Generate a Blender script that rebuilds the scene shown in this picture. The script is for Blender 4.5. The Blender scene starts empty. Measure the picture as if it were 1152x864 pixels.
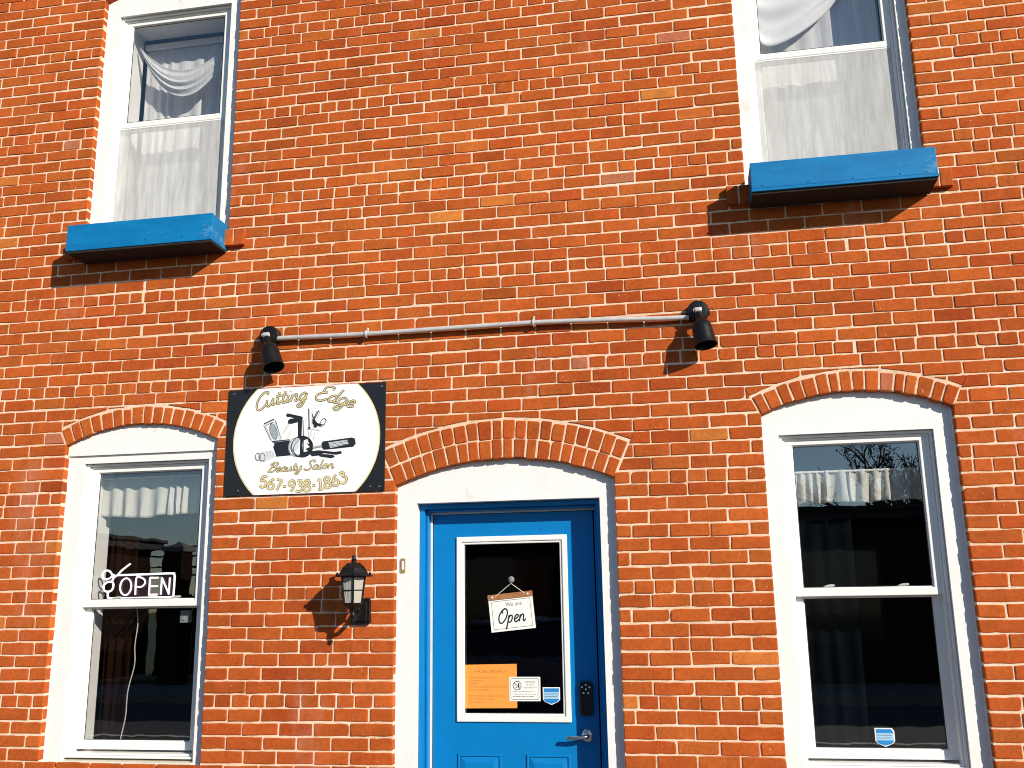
import bpy, math, random
from mathutils import Vector
R = math.radians
random.seed(7)
S = bpy.context.scene

# ------------------------------------------------------------------ camera, sky, sun, exposure
F_PX = 1081.75
YAW, PITCH, ROLL = -0.1752927, 0.2223715, -0.0149173
CAM = Vector((0.3431861, -4.8578563, -1.2100994))
cam_d = bpy.data.cameras.new('camera')
cam = bpy.data.objects.new('camera', cam_d)
S.collection.objects.link(cam)
cam_d.sensor_width = 36.0
cam_d.lens = 36.0 * F_PX / 1152.0
cam_d.clip_start, cam_d.clip_end = 0.05, 2000
fw = Vector((math.sin(YAW)*math.cos(PITCH), math.cos(YAW)*math.cos(PITCH), math.sin(PITCH)))
r0 = Vector((math.cos(YAW), -math.sin(YAW), 0))
u0 = r0.cross(fw)
rt = r0*math.cos(ROLL) + u0*math.sin(ROLL)
up = -r0*math.sin(ROLL) + u0*math.cos(ROLL)
from mathutils import Matrix
m = Matrix((rt, up, -fw)).transposed().to_4x4()
m.translation = CAM
cam.matrix_world = m
S.camera = cam

SUN = Vector((1.147, -1.0, 0.70)).normalized()          # towards the sun
EL = math.asin(SUN.z)
world = bpy.data.worlds.new('World'); S.world = world
world.use_nodes = True
wn = world.node_tree
sky = wn.nodes.new('ShaderNodeTexSky')
sky.sky_type = 'NISHITA'; sky.sun_disc = False
sky.sun_elevation = EL
sky.sun_rotation = math.atan2(SUN.x, SUN.y)
sky.air_density = 1.0; sky.dust_density = 0.15; sky.ozone_density = 3.5
bg = wn.nodes['Background']; bg.inputs['Strength'].default_value = 0.105
wn.links.new(sky.outputs[0], bg.inputs['Color'])
sl = bpy.data.lights.new('sun', 'SUN'); sl.energy = 5.0; sl.angle = R(0.5); sl.color = (1.0, 0.92, 0.80)
so = bpy.data.objects.new('sun', sl); S.collection.objects.link(so)
so.rotation_euler = SUN.to_track_quat('Z', 'Y').to_euler(); so.location = (8, -8, 8)
vs = S.view_settings
vs.view_transform = 'Standard'; vs.look = 'None'; vs.gamma = 1.0; vs.exposure = 0.3
vs.use_curve_mapping = False
S.cycles.transparent_max_bounces = 24
S.cycles.max_bounces = 10
S.cycles.filter_width = 1.0
S.cycles.caustics_reflective = False; S.cycles.caustics_refractive = False

# ------------------------------------------------------------------ materials
def nmat(name):
    mt = bpy.data.materials.new(name); mt.use_nodes = True
    nt = mt.node_tree
    return mt, nt, nt.nodes['Principled BSDF'], nt.nodes['Material Output']
def tex_noise(nt, scale, detail=4, rough=0.6, coord='Object', stretch=None):
    tc = nt.nodes.new('ShaderNodeTexCoord'); no = nt.nodes.new('ShaderNodeTexNoise')
    no.inputs['Scale'].default_value = scale; no.inputs['Detail'].default_value = detail
    no.inputs['Roughness'].default_value = rough
    if stretch:
        mp = nt.nodes.new('ShaderNodeMapping'); mp.inputs['Scale'].default_value = stretch
        nt.links.new(tc.outputs[coord], mp.inputs[0]); nt.links.new(mp.outputs[0], no.inputs['Vector'])
    else:
        nt.links.new(tc.outputs[coord], no.inputs['Vector'])
    return no
def ramp(nt, src, stops):
    r = nt.nodes.new('ShaderNodeValToRGB'); nt.links.new(src, r.inputs[0])
    el = r.color_ramp.elements
    while len(el) < len(stops): el.new(0.5)
    for e, (p, c) in zip(el, stops):
        e.position = p; e.color = (c[0], c[1], c[2], 1) if not isinstance(c, (int, float)) else (c, c, c, 1)
    return r.outputs[0]
def mixc(nt, fac, a, b, mode='MIX'):
    x = nt.nodes.new('ShaderNodeMix'); x.data_type = 'RGBA'; x.blend_type = mode
    for sock, val in ((x.inputs[0], fac), (x.inputs[6], a), (x.inputs[7], b)):
        if isinstance(val, (int, float)): sock.default_value = val
        elif isinstance(val, tuple): sock.default_value = (*val, 1)
        else: nt.links.new(val, sock)
    return x.outputs[2]
def bump(nt, b, src, strength, dist=0.01):
    n = nt.nodes.new('ShaderNodeBump'); n.inputs['Strength'].default_value = strength; n.inputs['Distance'].default_value = dist
    nt.links.new(src, n.inputs['Height']); nt.links.new(n.outputs[0], b.inputs['Normal'])
def plain(name, col, rough=0.5, metal=0.0, var=0.12, scale=14, bmp=0.1, bscale=90, spec=0.5, dark=None):
    mt, nt, b, o = nmat(name)
    n = tex_noise(nt, scale, 5)
    lo = tuple(c*(1-var) for c in col); hi = tuple(min(1, c*(1+var*0.7)) for c in col)
    c = ramp(nt, n.outputs['Fac'], [(0.3, lo), (0.7, hi)])
    if dark:
        n3 = tex_noise(nt, dark[1], 6, 0.7)
        f = ramp(nt, n3.outputs['Fac'], [(dark[2], 0.0), (dark[2]+0.1, 1.0)])
        c = mixc(nt, f, c, dark[0])
    nt.links.new(c, b.inputs['Base Color'])
    b.inputs['Roughness'].default_value = rough; b.inputs['Metallic'].default_value = metal
    b.inputs['Specular IOR Level'].default_value = spec
    if bmp:
        n2 = tex_noise(nt, bscale, 4)
        bump(nt, b, n2.outputs['Fac'], bmp, 0.004)
    return mt

# brick: one tint per brick (face attribute), fired-clay mottling, soot specks and lime bloom
M = {}
mt, nt, b, o = nmat('fired_brick')
at = nt.nodes.new('ShaderNodeAttribute'); at.attribute_name = 'tint'
n1 = tex_noise(nt, 55, 6, 0.65); n2 = tex_noise(nt, 9, 4); n3 = tex_noise(nt, 130, 3, 0.7, stretch=(1, 1, 0.35)); n4 = tex_noise(nt, 21, 5, 0.75); n5 = tex_noise(nt, 3.1, 5, 0.7)
c = mixc(nt, 1.0, at.outputs['Color'], ramp(nt, n1.outputs['Fac'], [(0.28, 0.74), (0.5, 1.0), (0.75, 1.16)]), 'MULTIPLY')
c = mixc(nt, 1.0, c, ramp(nt, n2.outputs['Fac'], [(0.3, 0.84), (0.7, 1.12)]), 'MULTIPLY')
c = mixc(nt, ramp(nt, n3.outputs['Fac'], [(0.60, 0.0), (0.76, 0.3)]), c, (0.58, 0.16, 0.045))
c = mixc(nt, ramp(nt, n4.outputs['Fac'], [(0.66, 0.0), (0.74, 0.55)]), c, (0.13, 0.03, 0.015))
c = mixc(nt, ramp(nt, n5.outputs['Fac'], [(0.62, 0.0), (0.82, 0.16)]), c, (0.58, 0.27, 0.17))
n7 = tex_noise(nt, 0.55, 4, 0.55); n8 = tex_noise(nt, 1.7, 6, 0.7, stretch=(1.0, 1, 0.45)); n9 = tex_noise(nt, 3.6, 6, 0.72, stretch=(1.6, 1, 0.30))
c = mixc(nt, 1.0, c, ramp(nt, n7.outputs['Fac'], [(0.32, (0.90, 0.84, 0.84)), (0.5, (1.0, 1.0, 1.0)), (0.68, (1.07, 1.14, 1.05))]), 'MULTIPLY')
c = mixc(nt, ramp(nt, n8.outputs['Fac'], [(0.60, 0.0), (0.74, 0.34)]), c, (0.60, 0.31, 0.22))
c = mixc(nt, ramp(nt, n9.outputs['Fac'], [(0.66, 0.0), (0.80, 0.40)]), c, (0.16, 0.040, 0.020))
n6 = tex_noise(nt, 75, 2, 0.5)
c = mixc(nt, ramp(nt, n6.outputs['Fac'], [(0.715, 0.0), (0.74, 0.65)]), c, (0.70, 0.50, 0.38))
nt.links.new(c, b.inputs['Base Color'])
b.inputs['Roughness'].default_value = 0.9; b.inputs['Specular IOR Level'].default_value = 0.1
nb = tex_noise(nt, 160, 6, 0.7)
bump(nt, b, nb.outputs['Fac'], 0.35, 0.004)
M['brick'] = mt
mt, nt, b, o = nmat('lime_mortar')
n1 = tex_noise(nt, 24, 6, 0.7); n2 = tex_noise(nt, 2.2, 5, 0.6); n3 = tex_noise(nt, 210, 3)
c = ramp(nt, n1.outputs['Fac'], [(0.25, (0.52, 0.325, 0.20)), (0.5, (0.76, 0.53, 0.355)), (0.75, (0.82, 0.62, 0.45))])
c = mixc(nt, ramp(nt, n2.outputs['Fac'], [(0.46, 0.0), (0.66, 0.75)]), c, (0.82, 0.69, 0.56))
c = mixc(nt, ramp(nt, n3.outputs['Fac'], [(0.64, 0.0), (0.74, 0.6)]), c, (0.28, 0.14, 0.08))
nt.links.new(c, b.inputs['Base Color']); b.inputs['Roughness'].default_value = 0.95; b.inputs['Specular IOR Level'].default_value = 0.1
bump(nt, b, tex_noise(nt, 120, 6, 0.8).outputs['Fac'], 0.6, 0.005)
M['mortar'] = mt

M['white'] = plain('white_trim_paint', (0.785, 0.778, 0.75), 0.5, var=0.05, scale=5, bmp=0.25, bscale=30, dark=((0.66, 0.635, 0.58), 6, 0.62))
M['vinyl'] = plain('white_vinyl', (0.79, 0.78, 0.75), 0.35, var=0.03, scale=9, bmp=0.03, dark=((0.62, 0.59, 0.53), 16, 0.70))
M['sillpaint'] = plain('cream_sill_paint', (0.70, 0.64, 0.52), 0.5, var=0.1, scale=12, dark=((0.35, 0.30, 0.24), 20, 0.64))
M['gasket'] = plain('dark_gasket', (0.03, 0.03, 0.03), 0.7, bmp=0)
M['strip'] = plain('pale_weather_strip', (0.70, 0.69, 0.62), 0.6, bmp=0)
M['blue_door'] = plain('blue_door_paint', (0.0015, 0.175, 0.46), 0.38, var=0.06, scale=6, bmp=0.10, bscale=60, dark=((0.004, 0.12, 0.30), 26, 0.64), spec=0.25)
# weathered blue planter paint
mt, nt, b, o = nmat('weathered_blue_paint')
n1 = tex_noise(nt, 6, 5, 0.6, stretch=(0.7, 1, 2.2)); n2 = tex_noise(nt, 15, 6, 0.72, stretch=(0.5, 1, 1.8)); n3 = tex_noise(nt, 60, 4, 0.7, stretch=(0.25, 1, 2.5))
c = ramp(nt, n1.outputs['Fac'], [(0.3, (0.0015, 0.13, 0.33)), (0.7, (0.003, 0.185, 0.43))])
c = mixc(nt, ramp(nt, n2.outputs['Fac'], [(0.62, 0.0), (0.78, 0.18)]), c, (0.045, 0.24, 0.48))
c = mixc(nt, ramp(nt, n3.outputs['Fac'], [(0.62, 0.0), (0.74, 0.6)]), c, (0.012, 0.075, 0.20))
n4 = tex_noise(nt, 4.2, 6, 0.75, stretch=(0.8, 1, 1.6))
c = mixc(nt, ramp(nt, n4.outputs['Fac'], [(0.60, 0.0), (0.70, 0.55)]), c, (0.13, 0.33, 0.52))
n5 = tex_noise(nt, 34, 5, 0.8, stretch=(0.5, 1, 1.5))
c = mixc(nt, ramp(nt, n5.outputs['Fac'], [(0.70, 0.0), (0.74, 0.7)]), c, (0.006, 0.05, 0.13))
nt.links.new(c, b.inputs['Base Color']); b.inputs['Roughness'].default_value = 0.55; b.inputs['Specular IOR Level'].default_value = 0.2
bump(nt, b, n3.outputs['Fac'], 0.35, 0.004)
M['blue_box'] = mt
M['shaded_wood'] = plain('shade_black_wood', (0.012, 0.010, 0.008), 0.9, var=0.3, scale=20)  # near-black base colour puts the shade under the window boxes into the wood
M['black_metal'] = plain('black_cast_metal', (0.006, 0.006, 0.0065), 0.42, var=0.3, scale=30, bmp=0.15, bscale=120, spec=0.28)
M['black_plastic'] = plain('black_plastic', (0.010, 0.010, 0.011), 0.30, var=0.2, bmp=0.04)
M['chrome'] = plain('brushed_nickel', (0.62, 0.58, 0.52), 0.22, metal=1.0, var=0.1, bmp=0.05)
M['emt'] = plain('galvanised_conduit', (0.62, 0.60, 0.58), 0.42, metal=0.3, var=0.12, scale=25, bmp=0.08, dark=((0.40, 0.38, 0.35), 12, 0.62))
M['dots'] = plain('keypad_buttons', (0.85, 0.85, 0.82), 0.4, bmp=0)
M['sign_white'] = plain('white_sign_face', (0.80, 0.81, 0.80), 0.35, var=0.03, scale=3, bmp=0)
M['sign_black'] = plain('black_sign_face', (0.012, 0.011, 0.011), 0.30, var=0.2, bmp=0)
M['gold'] = plain('gold_print', (0.68, 0.56, 0.27), 0.45, var=0.2, scale=60, bmp=0)
M['ink'] = plain('black_print', (0.014, 0.014, 0.02), 0.45, bmp=0)
M['ink_soft'] = plain('faded_print', (0.16, 0.14, 0.12), 0.6, bmp=0)
M['ink_rust'] = plain('brown_print', (0.38, 0.14, 0.03), 0.7, bmp=0)
M['outline'] = plain('dark_outline_print', (0.085, 0.072, 0.05), 0.45, bmp=0)
M['grey_print'] = plain('grey_print', (0.30, 0.35, 0.39), 0.45, var=0.25, scale=90, bmp=0)
M['pale_print'] = plain('pale_grey_print', (0.60, 0.62, 0.64), 0.45, var=0.1, scale=90, bmp=0)
M['orange'] = plain('orange_paper', (0.86, 0.30, 0.045), 0.8, var=0.04, bmp=0.03, bscale=30)
M['paper'] = plain('white_card', (0.78, 0.78, 0.74), 0.7, var=0.03, bmp=0.02)
M['sticker_blue'] = plain('sticker_blue', (0.02, 0.22, 0.55), 0.4, bmp=0)
M['sticker_sky'] = plain('sticker_pale_blue', (0.32, 0.55, 0.74), 0.4, var=0.2, scale=80, bmp=0)
M['wood'] = plain('brown_wood', (0.34, 0.14, 0.05), 0.6, var=0.3, scale=40, bmp=0.1)
M['string'] = plain('pale_string', (0.70, 0.66, 0.58), 0.8, bmp=0)
M['brass'] = plain('brass_button', (0.60, 0.48, 0.25), 0.35, metal=0.7, bmp=0)
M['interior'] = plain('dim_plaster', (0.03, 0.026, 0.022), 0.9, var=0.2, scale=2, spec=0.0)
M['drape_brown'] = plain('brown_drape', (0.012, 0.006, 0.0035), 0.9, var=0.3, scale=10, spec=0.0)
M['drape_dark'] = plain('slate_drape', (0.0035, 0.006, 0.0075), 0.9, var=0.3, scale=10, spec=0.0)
M['concrete'] = plain('sidewalk_concrete', (0.17, 0.16, 0.15), 0.9, var=0.2, scale=3, bmp=0.3, dark=((0.09, 0.085, 0.08), 5, 0.62))
M['asphalt'] = plain('asphalt', (0.055, 0.055, 0.055), 0.9, var=0.3, scale=8, bmp=0.4)
M['soil'] = plain('grass_verge', (0.05, 0.075, 0.025), 0.95, var=0.4, scale=4, bmp=0.4)
M['line_paint'] = plain('road_line_paint', (0.70, 0.68, 0.60), 0.7, var=0.15, scale=10)
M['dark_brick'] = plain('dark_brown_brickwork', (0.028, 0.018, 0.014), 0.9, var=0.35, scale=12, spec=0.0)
M['roof'] = plain('dark_shingles', (0.03, 0.03, 0.032), 0.9, var=0.3, scale=10)
M['dark_window'] = plain('dark_window_glass', (0.01, 0.012, 0.015), 0.08, bmp=0)
M['bark'] = plain('tree_bark', (0.07, 0.05, 0.035), 0.9, var=0.3, scale=20, bmp=0.4)
M['leaf'] = plain('tree_leaves', (0.05, 0.085, 0.025), 0.6, var=0.5, scale=3, bmp=0)
M['timber'] = plain('weathered_pole_timber', (0.11, 0.075, 0.05), 0.9, var=0.3, scale=15)
M['cable'] = plain('black_cable', (0.012, 0.012, 0.012), 0.6, bmp=0)
M['car_paint'] = plain('blue_grey_car_paint', (0.08, 0.12, 0.18), 0.25, var=0.05, bmp=0)
M['rubber'] = plain('tyre_rubber', (0.02, 0.02, 0.02), 0.8)
M['hook'] = plain('clear_hook_plastic', (0.22, 0.24, 0.22), 0.15, var=0.3, bmp=0)
M['cord'] = plain('white_cord', (0.55, 0.54, 0.50), 0.5, bmp=0)
M['sensor'] = plain('grey_green_plastic', (0.30, 0.36, 0.34), 0.5, bmp=0)

def glass_mat(name, f0, wav=0.0, tint=(1, 1, 1)):
    mt = bpy.data.materials.new(name); mt.use_nodes = True
    nt = mt.node_tree; nt.nodes.remove(nt.nodes['Principled BSDF']); o = nt.nodes['Material Output']
    tr = nt.nodes.new('ShaderNodeBsdfTransparent'); tr.inputs[0].default_value = (*tint, 1)
    gl = nt.nodes.new('ShaderNodeBsdfGlossy'); gl.inputs['Roughness'].default_value = 0.0
    lw = nt.nodes.new('ShaderNodeLayerWeight'); lw.inputs[0].default_value = 0.5
    pw = nt.nodes.new('ShaderNodeMath'); pw.operation = 'POWER'; pw.inputs[1].default_value = 5
    ma = nt.nodes.new('ShaderNodeMath'); ma.operation = 'MULTIPLY_ADD'; ma.inputs[1].default_value = 1-f0; ma.inputs[2].default_value = f0
    mx = nt.nodes.new('ShaderNodeMixShader')
    nt.links.new(lw.outputs['Facing'], pw.inputs[0]); nt.links.new(pw.outputs[0], ma.inputs[0]); nt.links.new(ma.outputs[0], mx.inputs[0])
    nt.links.new(tr.outputs[0], mx.inputs[1]); nt.links.new(gl.outputs[0], mx.inputs[2]); nt.links.new(mx.outputs[0], o.inputs[0])
    if wav:
        n = tex_noise(nt, 5, 2); bp = nt.nodes.new('ShaderNodeBump'); bp.inputs['Strength'].default_value = wav; bp.inputs['Distance'].default_value = 0.002
        nt.links.new(n.outputs['Fac'], bp.inputs['Height']); nt.links.new(bp.outputs[0], gl.inputs['Normal'])
    return mt
M['glass'] = glass_mat('window_glass', 0.14, 0.10)
M['clear_glass'] = glass_mat('clear_window_glass', 0.06, 0.25)
M['upper_glass'] = glass_mat('upper_window_glass', 0.12, 0.10)
M['door_glass'] = glass_mat('door_glass', 0.07, 0.2)

def cloth_mat(name, col, transp, transl, stretch=(1, 1, 0.02), sc=160, lo=0.86):
    mt = bpy.data.materials.new(name); mt.use_nodes = True
    nt = mt.node_tree; nt.nodes.remove(nt.nodes['Principled BSDF']); o = nt.nodes['Material Output']
    di = nt.nodes.new('ShaderNodeBsdfDiffuse'); tl = nt.nodes.new('ShaderNodeBsdfTranslucent'); tr = nt.nodes.new('ShaderNodeBsdfTransparent')
    n = tex_noise(nt, sc, 3, 0.6, stretch=stretch)
    c = ramp(nt, n.outputs['Fac'], [(0.3, tuple(x*lo for x in col)), (0.7, col)])
    nt.links.new(c, di.inputs[0]); nt.links.new(c, tl.inputs[0])
    a = nt.nodes.new('ShaderNodeMixShader'); a.inputs[0].default_value = transl
    nt.links.new(di.outputs[0], a.inputs[1]); nt.links.new(tl.outputs[0], a.inputs[2])
    q = nt.nodes.new('ShaderNodeMixShader'); q.inputs[0].default_value = transp
    nt.links.new(a.outputs[0], q.inputs[1]); nt.links.new(tr.outputs[0], q.inputs[2]); nt.links.new(q.outputs[0], o.inputs[0])
    return mt
M['sheer'] = cloth_mat('sheer_voile', (0.90, 0.90, 0.89), 0.14, 0.22, (1, 1, 0.02), 110, 0.78)
M['swag'] = cloth_mat('white_scarf_cloth', (0.92, 0.915, 0.90), 0.02, 0.06, (1, 1, 1), 30, 0.95)
M['valance'] = cloth_mat('cream_cotton', (0.78, 0.77, 0.70), 0.03, 0.3)
M['screen'] = cloth_mat('insect_mesh', (0.86, 0.86, 0.84), 0.58, 0.1, (1, 1, 0.12), 38, 0.74)

mt, nt, b, o = nmat('neon_tube')
b.inputs['Base Color'].default_value = (0.9, 0.85, 0.88, 1); b.inputs['Roughness'].default_value = 0.3
b.inputs['Emission Color'].default_value = (1.0, 0.80, 0.90, 1); b.inputs['Emission Strength'].default_value = 0.75
M['neon'] = mt
mt, nt, b, o = nmat('neon_tube_white')
b.inputs['Base Color'].default_value = (0.9, 0.9, 0.9, 1); b.inputs['Roughness'].default_value = 0.3
b.inputs['Emission Color'].default_value = (0.95, 0.97, 1.0, 1); b.inputs['Emission Strength'].default_value = 0.75
M['neon_white'] = mt
mt, nt, b, o = nmat('smoked_acrylic')
b.inputs['Base Color'].default_value = (0.022, 0.010, 0.016, 1); b.inputs['Roughness'].default_value = 0.15
M['acrylic'] = mt
mt, nt, b, o = nmat('ribbed_lantern_glass')
b.inputs['Base Color'].default_value = (0.62, 0.58, 0.50, 1); b.inputs['Roughness'].default_value = 0.12
b.inputs['Transmission Weight'].default_value = 0.35; b.inputs['IOR'].default_value = 1.3
w = nt.nodes.new('ShaderNodeTexNoise'); w.inputs['Scale'].default_value = 120
tcn = nt.nodes.new('ShaderNodeTexCoord'); mpn = nt.nodes.new('ShaderNodeMapping'); mpn.inputs['Scale'].default_value = (1, 1, 0.05)
nt.links.new(tcn.outputs['Object'], mpn.inputs[0]); nt.links.new(mpn.outputs[0], w.inputs['Vector'])
bump(nt, b, w.outputs['Fac'], 0.6, 0.006)
M['lantern_glass'] = mt

# ------------------------------------------------------------------ object helpers
ORG = {}
def tag(o, label=None, cat=None, group=None, kind=None):
    if label: o['label'] = label
    if cat: o['category'] = cat
    if group: o['group'] = group
    if kind: o['kind'] = kind
    return o
def thing(name, loc, label, cat, group=None):
    o = bpy.data.objects.new(name, None); S.collection.objects.link(o); o.location = loc
    o.empty_display_size = 0.1
    ORG[o] = Vector(loc)
    return tag(o, label, cat, group)
def part_root(name, parent, label=None):
    o = bpy.data.objects.new(name, None); S.collection.objects.link(o); o.parent = parent
    ORG[o] = ORG[parent]; o.empty_display_size = 0.1
    return tag(o, label)

class MB:
    def __init__(s): s.v, s.f, s.m, s.t = [], [], [], []
    def add(s, vs_, fs_, mi=0, tint=None):
        n = len(s.v); s.v += [tuple(p) for p in vs_]
        for q in fs_:
            s.f.append(tuple(n+i for i in q)); s.m.append(mi); s.t.append(tint)
        return s
    def box(s, x0, x1, y0, y1, z0, z1, mi=0):
        V = [(x0,y0,z0),(x1,y0,z0),(x1,y1,z0),(x0,y1,z0),(x0,y0,z1),(x1,y0,z1),(x1,y1,z1),(x0,y1,z1)]
        return s.add(V, [(0,1,5,4),(1,2,6,5),(2,3,7,6),(3,0,4,7),(4,5,6,7),(3,2,1,0)], mi)
    def ring(s, x0, x1, z0, z1, l, r, b_, t, y0, y1, mi=0):       # picture-frame of four butted boxes' outline, one piece
        o_ = [(x0,z0),(x1,z0),(x1,z1),(x0,z1)]; i_ = [(x0+l,z0+b_),(x1-r,z0+b_),(x1-r,z1-t),(x0+l,z1-t)]
        V = [(x,y0,z) for x,z in o_]+[(x,y0,z) for x,z in i_]+[(x,y1,z) for x,z in o_]+[(x,y1,z) for x,z in i_]
        Fc = []
        for k in range(4):
            j = (k+1) % 4
            Fc += [(k,j,4+j,4+k),(8+j,8+k,12+k,12+j),(8+k,8+j,j,k),(4+k,4+j,12+j,12+k)]
        return s.add(V, Fc, mi)
    def prism(s, poly, y0, y1, mi=0):                              # poly in (x,z), counter-clockwise seen from -y
        n = len(poly)
        V = [(x,y0,z) for x,z in poly]+[(x,y1,z) for x,z in poly]
        return s.add(V, [tuple(range(n)), tuple(range(2*n-1, n-1, -1))]+[(n+i, n+(i+1)%n, (i+1)%n, i) for i in range(n)], mi)
    def tube(s, pts, r, seg=8, mi=0, sq=None, closed=False):
        pts = [Vector(p) for p in pts]; n = len(pts); V = []; Fc = []
        rr = r if hasattr(r, '__len__') else [r]*n
        prev = None
        for i, p in enumerate(pts):
            if closed: d = pts[(i+1) % n]-pts[i-1]
            else: d = pts[min(i+1, n-1)]-pts[max(i-1, 0)]
            if d.length < 1e-9: d = Vector((0,0,1))
            d.normalize()
            if prev is None:
                a = d.cross(Vector((0,1,0)))
                if a.length < 1e-3: a = d.cross(Vector((1,0,0)))
            else: a = prev-d*prev.dot(d)
            a.normalize(); prev = a
            b2 = d.cross(a)
            for k in range(seg):
                t = 2*math.pi*k/seg
                off = a*math.cos(t)*rr[i]+b2*math.sin(t)*rr[i]
                if sq: off.y *= sq
                V.append(p+off)
        for i in range(n if closed else n-1):
            j = (i+1) % n
            for k in range(seg):
                k2 = (k+1) % seg
                Fc.append((i*seg+k, i*seg+k2, j*seg+k2, j*seg+k))
        if not closed:
            Fc.append(tuple(range(seg-1, -1, -1))); Fc.append(tuple((n-1)*seg+k for k in range(seg)))
        return s.add(V, Fc, mi)
    def lathe(s, prof, c, axis=(0,0,1), seg=24, mi=0, rot=0.0):    # prof: (radius, height) pairs along the axis
        ax = Vector(axis).normalized()
        a = ax.cross(Vector((0,1,0)))
        if a.length < 1e-3: a = ax.cross(Vector((1,0,0)))
        a.normalize(); b2 = ax.cross(a); c = Vector(c); V = []; Fc = []
        for r, h in prof:
            for k in range(seg):
                t = 2*math.pi*k/seg+rot
                V.append(c+ax*h+a*math.cos(t)*r+b2*math.sin(t)*r)
        for i in range(len(prof)-1):
            for k in range(seg):
                k2 = (k+1) % seg
                Fc.append((i*seg+k, i*seg+k2, (i+1)*seg+k2, (i+1)*seg+k))
        Fc.append(tuple(range(seg-1, -1, -1))); Fc.append(tuple((len(prof)-1)*seg+k for k in range(seg)))
        return s.add(V, Fc, mi)
    def build(s, name, mats, parent=None, org=None, bevel=0, seg=2, smooth=False, label=None):
        if not isinstance(mats, (list, tuple)): mats = [mats]
        O = ORG[parent] if parent is not None else Vector(org or (0,0,0))
        me = bpy.data.meshes.new(name)
        me.from_pydata([(x-O.x, y-O.y, z-O.z) for x, y, z in s.v], [], s.f)
        for q in mats: me.materials.append(q)
        me.polygons.foreach_set('material_index', s.m)
        if any(t is not None for t in s.t):
            a = me.attributes.new('tint', 'FLOAT_COLOR', 'FACE')
            flat = []
            for t in s.t: flat += [*(t or (0.4, 0.1, 0.04)), 1.0]
            a.data.foreach_set('color', flat)
        me.validate(); me.update()
        o = bpy.data.objects.new(name, me); S.collection.objects.link(o)
        if parent is not None: o.parent = parent; ORG[o] = ORG[parent]
        else: o.location = O; ORG[o] = O
        if smooth:
            me.polygons.foreach_set('use_smooth', [True]*len(me.polygons))
            try: me.set_sharp_from_angle(angle=R(38))
            except Exception: pass
        if bevel:
            bv = o.modifiers.new('bevel', 'BEVEL'); bv.width = bevel; bv.segments = seg; bv.limit_method = 'ANGLE'; bv.angle_limit = R(40)
        return tag(o, label)

def spline(P, n=8, closed=False):
    P = [tuple(p) for p in P]; out = []; N = len(P)
    rng = range(N) if closed else range(N-1)
    for i in rng:
        p0 = P[(i-1) % N] if (closed or i > 0) else P[0]
        p1 = P[i]; p2 = P[(i+1) % N]
        p3 = P[(i+2) % N] if (closed or i+2 < N) else P[-1]
        for k in range(n):
            t = k/n
            out.append(tuple(0.5*((2*b)+(-a+c)*t+(2*a-5*b+4*c-d)*t*t+(-a+3*b-3*c+d)*t**3) for a, b, c, d in zip(p0, p1, p2, p3)))
    if not closed: out.append(P[-1])
    return out
def rrect(x0, x1, z0, z1, r, n=5):
    out = []
    for cx, cz, a0 in ((x1-r, z0+r, -90), (x1-r, z1-r, 0), (x0+r, z1-r, 90), (x0+r, z0+r, 180)):
        for k in range(n+1):
            a = R(a0+90*k/n); out.append((cx+r*math.cos(a), cz+r*math.sin(a)))
    return out
def ellipse(cx, cz, rx, rz, rot=0, n=28, a0=0, a1=360):
    out = []
    for k in range(n+(0 if a1-a0 == 360 else 1)):
        a = R(a0+(a1-a0)*k/n); x, z = rx*math.cos(a), rz*math.sin(a)
        out.append((cx+x*math.cos(rot)-z*math.sin(rot), cz+x*math.sin(rot)+z*math.cos(rot)))
    return out
def text_mesh(mb, body, x, z, size, y, mi=0, align='CENTER', bold=0.0, rot=0.0, thick=0.0006, xs=1.0):
    cu = bpy.data.curves.new('lettering', 'FONT'); cu.body = body; cu.size = size; cu.align_x = align; cu.align_y = 'CENTER'
    cu.offset = bold; cu.extrude = thick; cu.resolution_u = 4
    ob = bpy.data.objects.new('lettering', cu); S.collection.objects.link(ob)
    dg = bpy.context.evaluated_depsgraph_get(); dg.update()
    me = bpy.data.meshes.new_from_object(ob.evaluated_get(dg))
    c, s_ = math.cos(rot), math.sin(rot)
    V = [(x+(v.co.x*xs*c-v.co.y*s_), y-v.co.z, z+(v.co.x*xs*s_+v.co.y*c)) for v in me.vertices]
    mb.add(V, [tuple(p.vertices) for p in me.polygons], mi)
    bpy.data.objects.remove(ob); bpy.data.curves.remove(cu); bpy.data.meshes.remove(me)

# ------------------------------------------------------------------ openings of the facade
# y = 0 is the face of the brickwork, +y goes into the building
P = 0.0677                       # course height
HP = 0.0951                      # header pitch
GROUND = -2.82
WX0, WX1, WZ0, WZ1 = -5.7, 4.3, GROUND, 3.25
class Opening: pass
def opening(x0, x1, z0, spring, rise, ring, joint=0.010):
    o = Opening(); o.x0, o.x1, o.z0, o.spring, o.rise = x0, x1, z0, spring, rise
    hw = (x1-x0)/2; o.cx = (x0+x1)/2; o.hw = hw
    o.r = (hw*hw+rise*rise)/(2*rise); o.cz = spring+rise-o.r
    o.ro = o.r+ring
    o.a = math.asin(hw/o.r)      # half angle of the ring
    return o
def arch_z(o, x, r=None):
    r = r or o.r; d = r*r-(x-o.cx)**2
    return o.cz+math.sqrt(max(d, 0))
OP_LL = opening(-3.088, -2.170, -2.02, -0.312, 0.105, 0.100)
OP_LR = opening(0.742, 1.645, -2.02, -0.318, 0.100, 0.100)
OP_UL = opening(-3.088, -2.170, 0.905, 2.535, 0.105, 0.100)
OP_UR = opening(0.746, 1.650, 0.905, 2.535, 0.100, 0.100)
OP_D = opening(-1.146, 0.000, GROUND, -0.606, 0.122, 0.203)
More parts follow.
